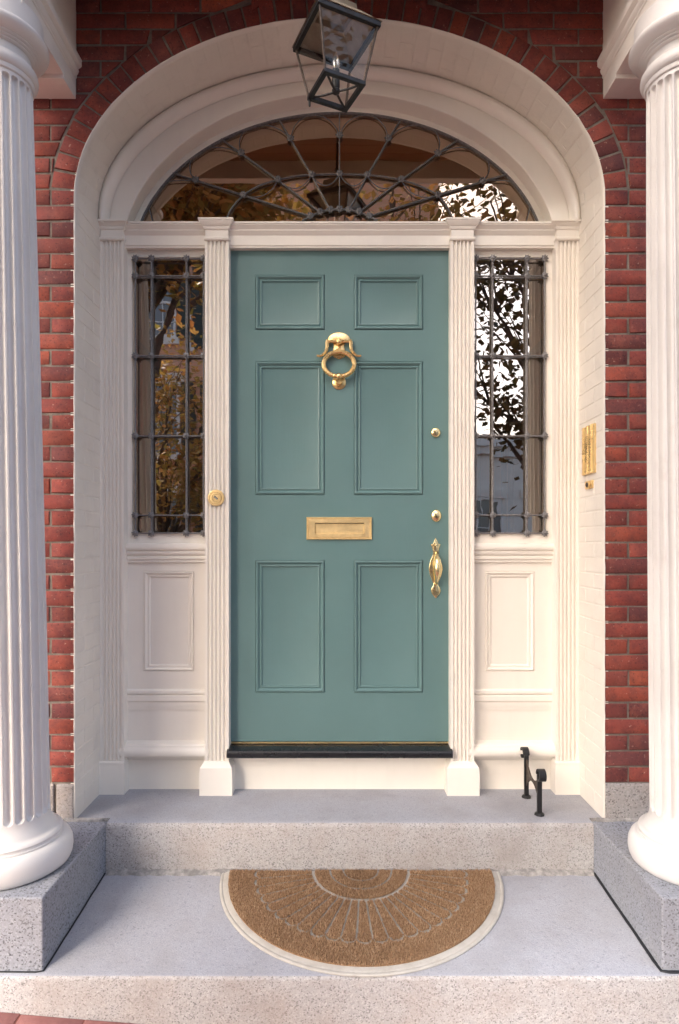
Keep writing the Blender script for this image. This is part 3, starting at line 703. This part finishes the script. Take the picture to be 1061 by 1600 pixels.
sidelight([743.5,770,823.5,851], True, 'tall leaded sidelight window right of the door')
# ------------------------------------------------------------------ fanlight
YN = .378
fan = thing('fanlight_window', 'arched fanlight window with spider web leading above the door', 'window', (0,YN,2.9))
fx = lambda u: PX(u,YN); fz = lambda v: PZ(v,YN)
def fe2(n=96, k=1.0):
    s = S(YN); A, B, ZC = 325/s*k, 238/s*k, PZ(413,YN); t0 = math.asin((2.84-ZC)/B)
    return [(A*math.cos(t0+(PI-2*t0)*i/n), ZC+B*math.sin(t0+(PI-2*t0)*i/n)) for i in range(n+1)]
out = fe2()
MB().bar(fe2(k=.994), .0055, YN-.006, YN+.012).build('rim', IRON, fan, smooth=50)
rays = [((485,338),(380,305),(306,281.5),(268,270)),((500,331.5),(434,281),(377,239.5),(345,216.5)),((516,328),(487,273.5),(454,217),(437,188)),((530.5,327),(530.5,272),(530.5,212),(530.5,177)),
        ((545,328),(574,274),(607,217),(625,189)),((561,331.5),(627,281),(684,240),(716,218)),((577,338),(684,305),(754,283.5),(793,272))]
# glass in panes between the rays
hub = (530.5, 345)
def outer_pt(ang, n=200):
    return None
bounds = [(fx(215),2.85)]
pin = [(fx(530.5), 2.84)]
op = [(x, z) for x, z in fe2(96, .995)]
m = MB(); cuts = [0]
for r_ in rays[::-1]:
    tx, tz = fx(r_[3][0]), fz(r_[3][1]); cuts.append(min(range(97), key=lambda i: (op[i][0]-tx)**2+(op[i][1]-tz)**2))
cuts.append(96)
for ci, (a, b) in enumerate(zip(cuts, cuts[1:])):
    seg = op[a:b+1]; r = random.Random(ci); e1, e2 = r.uniform(-.0006,.0006), r.uniform(-.0006,.0006)
    vs = [(pin[0][0],.392,pin[0][1])]+[(x,.392+e1*(x)+e2*(z-2.84),z) for x, z in seg]
    MB().add(vs, [(0,i,i+1) for i in range(1,len(vs)-1)]).build('pane', FANGLASS, fan, smooth=None)
for r_ in rays:
    p = [(fx(a),fz(b)) for a, b in r_]
    MB().bar(p, .0056, YN-.005, YN+.010).build('ray_bar', IRON, fan, smooth=50)
    for q in p[:3]: inst('rosette', ROS, fan, (q[0], YN-.006, q[1]), (0, random.uniform(0,.5), 0), (1.05,1,1.05))
def quad(p0, p1, p2, n=14): return [((1-u)**2*p0[0]+2*u*(1-u)*p1[0]+u*u*p2[0], (1-u)**2*p0[1]+2*u*(1-u)*p1[1]+u*u*p2[1]) for u in [i/n for i in range(n+1)]]
def smoothline(P, n=8):
    r = []
    for i in range(len(P)-1):
        a, b, c, d = P[max(0,i-1)], P[i], P[i+1], P[min(len(P)-1,i+2)]
        for j in range(n):
            u = j/n; r.append(tuple(.5*((2*b[q])+(-a[q]+c[q])*u+(2*a[q]-5*b[q]+4*c[q]-d[q])*u*u+(-a[q]+3*b[q]-3*c[q]+d[q])*u**3) for q in (0,1)))
    return r+[P[-1]]
W = lambda P: [(fx(a),fz(b)) for a, b in P]
mid = [(352,345),(362,325),(380,305),(405,290),(434,281),(460,275.5),(487,273),(530.5,272),(574,273.5),(600,276),(627,281),(655,290),(684,305),(700,325),(709,345)]
MB().bar(W(smoothline(mid)), .0054, YN-.004, YN+.008).build('ring_bar', IRON, fan, smooth=50)
MB().bar(W(smoothline([(472,345),(485,338),(500,331.5),(516,328),(530.5,327),(545,328),(561,331.5),(577,338),(590,345)])), .0075, YN-.006, YN+.008).build('ring_bar', IRON, fan, smooth=50)
mr = [r_[1] for r_ in rays]
for a, b in zip(mr, mr[1:]):      # hanging festoons
    dpt = 17 if abs(a[1]-b[1]) < 15 else 13
    nx, ny = (b[1]-a[1]), -(b[0]-a[0]); l = math.hypot(nx, ny); nx, ny = -nx/l, -ny/l
    cx, cy = (a[0]+b[0])/2+nx*dpt*2, (a[1]+b[1])/2+ny*dpt*2
    MB().tube([(x,YN+.001,z) for x, z in W(quad(a,(cx,cy),b))], .0026, 6).build('festoon', IRON, fan)
orr = [r_[2] for r_ in rays]
def mir(P): return [(1061-a, b) for a, b in P]
loops = [[(306,281.5),(297,268),(300,247),(317,234),(340,230),(360,233),(377,239.5)], [(377,239.5),(374,222),(382,204),(400,196),(420,196),(440,204),(454,217)], [(454,217),(460,198),(474,184),(494,180),(512,186),(524,198),(530.5,212)],
         [(306,281.5),(285,281.5),(262,284),(243,296),(233,318),(238,345)]]
for P in loops:
    for Q in (P, mir(P)): MB().tube([(x,YN+.001,z) for x, z in W(smoothline(Q, 6))], .0026, 6).build('loop_bar', IRON, fan)
# ------------------------------------------------------------------ vestibule behind the glass
k = NT('brown_wall'); WALLB = k.fin(k.mix(k.noise(3,4), (.30,.15,.085), (.38,.20,.115)), .6)
k = NT('dark_wood'); WOOD = k.fin(k.mix(k.noise(12,5,.6,stretch=(1,1,.1)), (.045,.022,.013), (.10,.05,.028)), .35)
k = NT('brown_ceiling'); CEIL = k.fin((.70,.40,.25), .8)
m = MB(); X = 1.30; y0, y1, zf, zc = .012, 3.4, .24, 3.78
m.add([(-X,y0,zf),(-X,y1,zf),(-X,y1,zc),(-X,y0,zc)], [(0,1,2,3)]); m.add([(X,y0,zf),(X,y1,zf),(X,y1,zc),(X,y0,zc)], [(0,1,2,3)]); m.add([(-X,y1,zf),(X,y1,zf),(X,y1,zc),(-X,y1,zc)], [(0,1,2,3)])
vest = tag(m.build('vestibule_wall', WALLB, smooth=None), kind='structure')
tag(MB().add([(-X,y0,zc),(X,y0,zc),(X,y1,zc),(-X,y1,zc)], [(0,1,2,3)]).build('vestibule_ceiling', CEIL, smooth=None), kind='structure')
tag(MB().add([(-X,.42,zf),(X,.42,zf),(X,y1,zf),(-X,y1,zf)], [(0,1,2,3)]).build('vestibule_floor', WOOD, smooth=None), kind='structure')
for s in (-1, 1):
    for (ya, yb_, za, zb_) in ((.6,1.15,.5,1.25),(.6,1.15,1.45,2.7),(1.3,2.1,.5,1.25),(1.3,2.1,1.45,2.7),(2.25,3.2,.5,2.7)):
        m = MB()
        for q in ((ya,yb_,za,za+.05),(ya,yb_,zb_-.05,zb_),(ya,ya+.05,za,zb_),(yb_-.05,yb_,za,zb_)): m.box(s*X-s*.03, s*X-s*.002, q[0], q[1], q[2], q[3])
        m.build('wall_panel_trim', WOOD, vest, smooth=None)
    MB().box(s*X-s*.06, s*X-s*.002, .45, 3.38, 3.2, 3.30).build('picture_rail', WOOD, vest, smooth=None)
m = MB(); m.box(-.9,.9,3.34,3.39,.25,2.6); m.build('inner_door', WOOD, vest, smooth=None)
# ------------------------------------------------------------------ bell, intercom
dbx, dbz = PX(338,YP), PZ(778,YP); r_ = 13/S(YP)
db = thing('doorbell', 'round brass doorbell on the pilaster left of the door', 'doorbell', (dbx,YP,dbz))
MB().lathe([(r_,0),(r_,.004),(r_*.95,.007),(r_*.85,.008),(r_*.78,.006),(r_*.70,.006),(r_*.64,.010),(r_*.5,.0105),(r_*.44,.008),(r_*.1,.008)], 36, (dbx,YP-.0005,dbz), 'y').build('rose', BRASS_DULL, db, smooth=30)
m = MB(); m.tube([(dbx-.008,YP-.012,dbz+.006),(dbx+.007,YP-.012,dbz-.006)], .0045, 10); m.build('turn_key', IRON, db)
XR = FA-.0035
ic = thing('intercom_panel', 'tall fluted brass intercom plate on the right painted reveal', 'intercom', (XR,.15,1.7))
ya, yb_ = .082, .222; za, zb_ = EZ+(853-741)/350, EZ+(853-666)/350
n_ = 48; rows = []
for i in range(n_+1):
    u = i/n_; y = ya+(yb_-ya)*u; d = .005+.007*abs(math.sin(PI*3*u))**.7
    rows.append([(XR+.004,y,za),(XR-d,y,za),(XR-d,y,zb_),(XR+.004,y,zb_)])
pl = MB().loft(rows).build('plate', BRASS, ic, smooth=40)
m = MB(); cy, cz = (ya+yb_)/2, (za+zb_)/2
for rr in range(1,8):
    for i in range(4+rr*3):
        a = 2*PI*i/(4+rr*3)+rr*.4; y, z = cy+rr*.0062*math.cos(a), cz+rr*.0085*math.sin(a)
        if random.Random(rr*40+i).random() < .75:
            u = (y-ya)/(yb_-ya); d = .005+.007*abs(math.sin(PI*3*u))**.7
            m.lathe([(.0024,0),(.0024,d+.0006)], 6, (XR,y,z), 'x')
tag(m.build('speaker_holes', DARK, pl), kind='stuff')
m = MB()
for y in (ya+.008,yb_-.008):
    for z in (za+.008,zb_-.008): m.lathe([(.004,0),(.004,.0085),(.002,.0105)], 10, (XR,y,z), 'x')
m.build('screws', BRASS, pl)
bp = thing('bell_push', 'small square brass bell push below the intercom plate', 'doorbell', (XR,.15,1.6))
y, z = .148, EZ+(853-758)/349
bpl = MB().box(XR-.006, XR+.004, y-.040, y+.040, z-.0175, z+.0175).build('plate', BRASS, bp, bevel=.0015)
MB().lathe([(.016,0),(.016,.009),(.013,.011)], 20, (XR,y,z), 'x').build('bezel', BRASS_DULL, bpl)
MB().lathe([(.011,0),(.011,.013),(.007,.016),(.001,.0165)], 20, (XR,y,z), 'x').build('button', RUST, bpl)
# ------------------------------------------------------------------ boot scraper
bsx, ya, yb_ = .860, .050, .240
bs = thing('boot_scraper', 'black iron boot scraper with curled tops on the doorstep', 'boot scraper', (bsx,.145,LZ))
def post(y, s, h, name='post'):
    pts = [(y,LZ-.005),(y,LZ+.05),(y,LZ+.10),(y,LZ+h-.045),(y,LZ+h-.028)]
    for i in range(0, 17):
        a = i/16*PI*1.6; rr = .028-.011*i/16; pts.append((y+s*(.028-rr*math.cos(a)), LZ+h-.028+rr*math.sin(a)))
    N = len(pts); rings = []
    for i, p in enumerate(pts):
        q0, q1 = pts[max(0,i-1)], pts[min(N-1,i+1)]; t = Vector((q1[0]-q0[0], q1[1]-q0[1])).normalized(); th = .0045 if i > 4 else .0065
        hw = .0150 if i > 4 else .0100
        rings.append([(bsx-hw,p[0]-t.y*th,p[1]+t.x*th),(bsx+hw,p[0]-t.y*th,p[1]+t.x*th),(bsx+hw,p[0]+t.y*th,p[1]-t.x*th),(bsx-hw,p[0]+t.y*th,p[1]-t.x*th)])
    o = MB().loft(rings).build(name, BLACK, bs, smooth=45, bevel=.0015)
    MB().lathe([(.022,0),(.022,.005),(.018,.010),(.012,.013)], 8, (bsx,y,LZ-.001)).build('foot', BLACK, o)
post(ya, -1, .205); post(yb_, 1, .222)
prof = []
n_ = 16
top = [(ya+(yb_-ya)*i/n_, LZ+.165-.055*math.sin(PI*i/n_)**.8+.02*i/n_) for i in range(n_+1)]; bot = [(ya+(yb_-ya)*i/n_, LZ+.045+.062*math.sin(PI*i/n_)**.75) for i in range(n_+1)]
outl = top+bot[::-1]
m = MB(); N1 = n_+1
for sx in (-1,1):
    m.add([(bsx+sx*.0028,y,z) for y, z in outl], [(i,i+1,2*N1-2-i,2*N1-1-i) for i in range(n_)])
m.add([(bsx+sx*.0028,y,z) for sx in (-1,1) for y, z in outl], [(i,(i+1) % (2*N1),(i+1) % (2*N1)+2*N1,i+2*N1) for i in range(2*N1)])
m.build('blade', RUST, bs, smooth=30)
# ------------------------------------------------------------------ lantern
LY = -.200; LB = 3.168; LH = .215
lan = thing('hanging_lantern', 'black framed glass lantern hanging in front of the arch', 'lantern', (-.014,LY,LB+.006), None, (0,0,math.radians(25.0)), True)
hb, ht = .087, .130
sq = lambda h, z: [(-h,-h,z),(h,-h,z),(h,h,z),(-h,h,z)]
def frame(h, z, wd, th):
    m = MB(); o = h; i = h-wd
    m.loft([[ (x,y,z) for x,y,_ in sq(i,0)], [(x,y,z) for x,y,_ in sq(o,0)], [(x,y,z+th) for x,y,_ in sq(o,0)], [(x,y,z+th) for x,y,_ in sq(i,0)], [(x,y,z) for x,y,_ in sq(i,0)]], cap0=False, cap1=False); return m
frame(hb, -.004, .017, .016).build('bottom_frame', BLACK, lan, smooth=None, bevel=.0015)
frame(ht, LH-.010, .016, .018).build('top_frame', BLACK, lan, smooth=None, bevel=.0015)
for sx, sy in ((-1,-1),(1,-1),(1,1),(-1,1)):
    MB().tube([(sx*(hb-.006),sy*(hb-.006),.005),(sx*(ht-.010),sy*(ht-.010),LH-.004)], .0052, 6).build('corner_bar', RUST, lan)
for (a, b) in (((-1,-1),(1,-1)),((1,-1),(1,1)),((1,1),(-1,1)),((-1,1),(-1,-1))):
    p, q = hb-.010, ht-.014
    MB().add([(a[0]*p,a[1]*p,.010),(b[0]*p,b[1]*p,.010),(b[0]*q,b[1]*q,LH-.008),(a[0]*q,a[1]*q,LH-.008)], [(0,1,2,3)]).build('pane', LGLASS, lan, smooth=None)
ROOFM = metal('aged_copper', (.42,.36,.27), .6, .2, 30, .1, .1)
MB().loft([sq(ht+.004,LH+.009), sq(ht-.004,LH+.014), sq(.072,LH+.075), sq(.062,LH+.082), sq(.060,LH+.105), sq(.02,LH+.125)], cap0=False).build('roof', ROOFM, lan, smooth=None)
MB().lathe([(.014,LH+.12),(.020,LH+.135),(.010,LH+.15),(.008,LH+.17),(.016,LH+.18),(.006,LH+.195),(.006,3.90-LB)], 14).build('hanging_rod', BLACK, lan)
m = MB(); h = hb-.012
for sx, sy in ((-1,-1),(1,1),(1,-1),(-1,1)): m.tube([(sx*h,sy*h,.004),(sx*h*.5,sy*h*.5,-.001),(0,0,.0)], .0045, 6)
m.build('bracket', BLACK, lan)
MB().lathe([(.006,-.010),(.014,-.004),(.016,.006),(.011,.012),(.015,.02),(.0145,.085),(.012,.086)], 18).build('candle_sleeve', BLACK, lan)
MB().lathe([(.008,.084),(.011,.09),(.0155,.105),(.0165,.115),(.0145,.130),(.009,.145),(.004,.155),(.001,.160)], 16).build('bulb', BULB, lan)
MB().lathe([(.004,-.03),(.005,-.025),(.005,0)], 8, (-hb+.008,hb-.008,0)).build('pin', BLACK, lan)
# ------------------------------------------------------------------ doormat
MX, MY = .088, -.046
mat = thing('doormat', 'half round tan coir doormat with shell pattern and white rim', 'doormat', (MX,MY,slope_z(MY)+.001), None, (math.atan(.0425/.588),0,0), True)
k = NT('white_rubber'); RUB = k.fin(k.mix(k.ramp(k.noise(18,5,.7), [(.45,(0,0,0)),(.8,(1,1,1))]), (.45,.425,.38), (.33,.30,.255)), .6)
k = NT('coir')
rnd = k.n('ShaderNodeNewGeometry').outputs['Random Per Island']
cb = k.ramp(rnd, [(0,(.19,.11,.06)),(.35,(.36,.225,.125)),(.7,(.48,.315,.185)),(1,(.62,.45,.29))])
COIR = k.fin(k.mix(k.math('MULTIPLY', k.ramp(k.noise(12,5,.7), [(.42,(0,0,0)),(.66,(1,1,1))]), .6), cb, (.27,.155,.08)), .9)
k = NT('coir_bed'); n = k.noise(260, 4, .7); k.bump(n, .9, .006); COIRB = k.fin(k.ramp(n, [(.3,(.16,.085,.042)),(.55,(.33,.195,.10)),(.75,(.46,.29,.155))]), .95)
RO, RI = .576, .541
def half(R, z, n=72): return [(R*math.cos(PI+PI*i/n), R*math.sin(PI+PI*i/n), z) for i in range(n+1)]
m = MB()
m.loft([half(RO,0), half(RO,.003), half(RO-.004,.006), half(RO-.010,.0065), half(RO-.013,.0045), half(RO-.016,.0065), half(RO-.032,.0075), half(RI,.008)], cap0=False, cap1=True)
m.build('rubber_rim', RUB, mat, smooth=40)
NP = 23
def groove(r, th):
    if abs(r-.197) < .0056: return True
    if abs(r-.128) < .0042 or abs(r-.072) < .0036: return True
    if r < .197: return False
    q = th/PI*NP; t = q-math.floor(q)
    Rs = .405+.030*math.sqrt(max(0, 1-(2*t-1)**2))
    if abs(r-Rs) < .0050: return True
    if .197 < r < .41:
        ad = min(t, 1-t)*PI/NP*r
        if ad < .0036: return True
    return False
m = MB(); rr = random.Random(11); hts = {}
NRr, NT_ = 120, 400
for i in range(NRr):
    r0, r1 = RI*i/NRr, RI*(i+1)/NRr
    for j in range(NT_):
        t0, t1 = PI*j/NT_, PI*(j+1)/NT_
        if groove((r0+r1)/2, (t0+t1)/2): continue
        q = [(r0,t0,(i,j)),(r1,t0,(i+1,j)),(r1,t1,(i+1,j+1)),(r0,t1,(i,j+1))]; vs = []
        for r, t, kk in q:
            if kk not in hts: hts[kk] = .0125+rr.uniform(-.0025,.0025)
            vs.append((-r*math.cos(t), -r*math.sin(t), hts[kk]))
        m.add(vs, [(0,1,2,3)])
# side skirt of the pile
sk = [(-RI*math.cos(PI*j/NT_), -RI*math.sin(PI*j/NT_)) for j in range(NT_+1)]
m.add([(x,y,.006) for x, y in sk]+[(x,y,.0135) for x, y in sk], [(j,j+1,j+NT_+2,j+NT_+1) for j in range(NT_)])
m.build('coir_pile', COIRB, mat, smooth=60)
m = MB(); vs = []; fs = []
cnt = 0
while cnt < 60000:
    x, y = rr.uniform(-RI,RI), rr.uniform(-RI,0); r = math.hypot(x, y)
    if r > RI+rr.uniform(-.004,.0025): continue
    th = math.atan2(-y, -x)
    if groove(r, th): continue
    cnt += 1; a = rr.uniform(0,2*PI); wd = rr.uniform(.0005,.0009); le = rr.uniform(.0045,.0115); ln = rr.uniform(.0,.0045)
    ux, uy = math.cos(a)*wd, math.sin(a)*wd; b = rr.uniform(0,2*PI); tx, ty = math.cos(b)*ln, math.sin(b)*ln
    z = .0105; n0 = len(vs)
    vs += [(x-ux,y-uy,z),(x+ux,y+uy,z),(x+tx+ux*.6,y+ty+uy*.6,z+le),(x+tx-ux*.6,y+ty-uy*.6,z+le)]; fs.append((n0,n0+1,n0+2,n0+3))
me = bpy.data.meshes.new('coir_fibres'); me.from_pydata(vs, [], fs); me.materials.append(COIR)
tag(link(bpy.data.objects.new('coir_fibres', me), mat), kind='stuff')
# ------------------------------------------------------------------ across the street (seen in the glass)
k = NT('far_brick'); bt = k.n('ShaderNodeTexBrick', Scale=1.0); bt.inputs['Brick Width'].default_value = .215; bt.inputs['Row Height'].default_value = .068; bt.inputs['Mortar Size'].default_value = .006
bt.inputs['Color1'].default_value = (.74,.36,.24,1); bt.inputs['Color2'].default_value = (.80,.45,.31,1); bt.inputs['Mortar'].default_value = (.55,.42,.33,1)
mp = k.n('ShaderNodeMapping'); mp.inputs['Rotation'].default_value = (PI/2,0,0); k.l(k.pos(), mp.inputs[0]); k.l(mp.outputs[0], bt.inputs['Vector']); FBRICK = k.fin(bt.outputs[0], .9)
FWHITE = paint('white_trim', (.78,.77,.75), .03, .5, .05)
FSTONE = paint('pale_stone', (.80,.77,.72), .06, .7, .2)
SHUT = paint('dark_shutter', (.03,.045,.04), .2, .5, .05)
FGL = NT('far_glass').fin((.16,.17,.18), .06, 0, .8)
SLATE = paint('slate', (.10,.10,.11), .2, .7, .3)
def far_house(name, label, x0, x1, yf, ht, wall, cols, rows_, shut, z_first=1.2, rh=1.35):
    zb = min(gz(x0), gz(x1))-.3
    h = thing(name, label, 'house', ((x0+x1)/2,yf,zb))
    MB().box(x0, x1, yf-7, yf, zb, ht).build('wall', wall, h, smooth=None)
    c = MB().box(x0-.15, x1+.15, yf-7.2, yf+.22, ht, ht+.25); c.box(x0-.08, x1+.08, yf-7.1, yf+.12, ht-.2, ht); c.build('cornice', FWHITE, h, smooth=None)
    rf = MB().loft([[(x0,yf-7,ht+.25),(x1,yf-7,ht+.25),(x1,yf,ht+.25),(x0,yf,ht+.25)], [(x0+.4,yf-5,ht+.25+rh),(x1-.4,yf-5,ht+.25+rh),(x1-.4,yf-2,ht+.25+rh),(x0+.4,yf-2,ht+.25+rh)]]).build('roof', SLATE, h, smooth=None)
    MB().box(x0+.5, x0+1.3, yf-4, yf-3.2, ht+.3, ht+.9+rh).build('chimney', wall, rf, smooth=None)
    W_, H_ = 1.0, 1.9
    for i in range(cols):
        cx = x0+(x1-x0)*(i+.5)/cols
        for j in range(rows_):
            z = z_first+j*2.9
            if z+H_ > ht-.3: continue
            fr = MB()
            for q in ((-W_/2,W_/2,0,.07),(-W_/2,W_/2,H_-.07,H_),(-W_/2,-W_/2+.07,.07,H_-.07),(W_/2-.07,W_/2,.07,H_-.07),(-W_/2+.07,W_/2-.07,H_/2-.03,H_/2+.03)): fr.box(cx+q[0], cx+q[1], yf+.002, yf+.06, z+q[2], z+q[3])
            for q in (-.145,.145): fr.box(cx+q-.012, cx+q+.012, yf+.01, yf+.045, z+.07, z+H_-.07)
            for q in (.25,.75): fr.box(cx-W_/2+.07, cx+W_/2-.07, yf+.011, yf+.044, z+H_*q-.012, z+H_*q+.012)
            wn = fr.build('window', FWHITE, h, smooth=None)
            MB().box(cx-W_/2+.05, cx+W_/2-.05, yf+.004, yf+.02, z+.05, z+H_-.05).build('pane', FGL, wn, smooth=None)
            sl_ = MB().box(cx-W_/2-.1, cx+W_/2+.1, yf+.002, yf+.14, z-.14, z-.005); sl_.box(cx-W_/2-.12, cx+W_/2+.12, yf+.003, yf+.08, z+H_+.005, z+H_+.22); sl_.build('sill', FSTONE, wn, smooth=None)
            if shut:
                for s in (-1, 1):
                    sm = MB(); a, b = sorted((cx+s*(W_/2+.03), cx+s*(W_/2+.48))); sm.box(a, b, yf+.003, yf+.045, z, z+H_)
                    for q in range(22): sm.box(a+.05, b-.05, yf+.045, yf+.058, z+.08+q*.082, z+.08+q*.082+.05)
                    sm.build('shutter', SHUT, wn, smooth=None)
    return h
far_house('row_house', 'orange brick row house across the street reflected in the fanlight', -5.7, 2.6, -13.2, 11.8, FBRICK, 4, 3, True, .9)
far_house('row_house', 'pale low house across the street reflected in the right sidelight', 2.9, 9.5, -13.0, 3.9, FSTONE, 4, 2, False, .7, .15)
BARK = NT('bark'); BARK = BARK.fin(BARK.mix(BARK.noise(30,5,.7), (.06,.045,.035), (.14,.11,.085)), .9)
def leafm(name, cols, tr=.35):
    k = NT(name); rnd = k.n('ShaderNodeNewGeometry').outputs['Random Per Island']; c = k.ramp(rnd, [(i/(len(cols)-1), q) for i, q in enumerate(cols)])
    k.l(c, k.b.inputs['Base Color']); k.b.inputs['Roughness'].default_value = .55
    t = k.n('ShaderNodeBsdfTranslucent'); k.l(c, t.inputs[0]); mx = k.n('ShaderNodeMixShader'); mx.inputs[0].default_value = tr
    k.l(k.b.outputs[0], mx.inputs[1]); k.l(t.outputs[0], mx.inputs[2]); k.l(mx.outputs[0], k.out.inputs['Surface']); return k.mat
LEAF_A = leafm('autumn_leaf', [(.20,.16,.04),(.44,.27,.08),(.52,.24,.08),(.26,.24,.06),(.62,.38,.13)])
LEAF_G = leafm('dark_leaf', [(.05,.045,.015),(.09,.065,.025),(.12,.07,.03),(.07,.065,.02)], .4)
def tree(label, base, h, crown, rad, nleaf, lm, ls, seed, limbs=16):
    r = random.Random(seed); t = thing('street_tree', label, 'tree', base, 'trees along the street')
    b = Vector(base); c = Vector(crown); m = MB(); tips = []
    tp = b+Vector((r.uniform(-.1,.1), r.uniform(-.1,.1), h)); tr = [b+(tp-b)*i/6+Vector((r.uniform(-.05,.05),r.uniform(-.05,.05),0)) for i in range(7)]
    m.tube(tr, lambda u: .16-.07*u, 9)
    for i in range(limbs):
        s = tr[3+r.randint(0,3)]; d = Vector((r.uniform(-1,1),r.uniform(-1,1),r.uniform(-.7,1)))
        if d.length > 1: d.normalize()
        e = c+Vector((d.x*rad[0],d.y*rad[1],d.z*rad[2])); md = (s+e)/2+Vector((r.uniform(-.2,.2),r.uniform(-.2,.2),r.uniform(0,.3)))
        pts = [s,(s+md)/2,md,(md+e)/2+Vector((r.uniform(-.1,.1),r.uniform(-.1,.1),.05)),e]; m.tube(pts, lambda u: .055-.045*u, 6); tips += [md,pts[3],e]
        for q in range(4):
            f = e+Vector((r.uniform(-.8,.8),r.uniform(-.8,.8),r.uniform(-.5,.5))); m.tube([pts[3],(pts[3]+f)/2+Vector((0,0,.08)),f], lambda u: .018-.013*u, 5); tips += [f,(pts[3]+f)/2]
    m.build('trunk', BARK, t)
    vs, fs = [], []; o = org(t)
    for i in range(nleaf):
        q = r.choice(tips); g = q+Vector((r.gauss(0,.28),r.gauss(0,.28),r.gauss(0,.22)))-o
        u = Vector((r.uniform(-1,1),r.uniform(-1,1),r.uniform(-.6,.3))).normalized(); v = u.cross(Vector((r.uniform(-1,1),r.uniform(-1,1),1))).normalized(); s = ls*r.uniform(.6,1.25); n0 = len(vs)
        vs += [tuple(g), tuple(g+u*s*.45+v*s*.30), tuple(g+u*s), tuple(g+u*s*.45-v*s*.30)]; fs.append((n0,n0+1,n0+2,n0+3))
    me = bpy.data.meshes.new('crown'); me.from_pydata(vs, [], fs); me.materials.append(lm); link(bpy.data.objects.new('crown', me), t)
tree('autumn street tree reflected in the left sidelight', (-3.1,-5.6,gz(-3.1)), 4.6, (-2.95,-5.2,7.05), (2.5,1.4,1.75), 17000, LEAF_A, .15, 4, 34)  # crown placed and widened to keep the sun off the house front
tree('bronze leaved street tree reflected in the fanlight', (1.0,-10.2,gz(1.0)), 4.4, (.7,-9.7,7.2), (2.6,1.6,2.0), 2200, LEAF_A, .15, 8)
tree('dark leaved street tree reflected in the right sidelight', (3.95,-5.5,gz(3.95)), 2.6, (2.55,-5.0,4.3), (1.5,1.3,1.9), 6500, LEAF_G, .14, 21)
tree('low autumn tree by the far kerb reflected in the left sidelight', (-3.9,-10.6,gz(-3.9)), 1.7, (-3.4,-9.6,3.4), (1.3,1.1,2.0), 6000, LEAF_A, .13, 33)
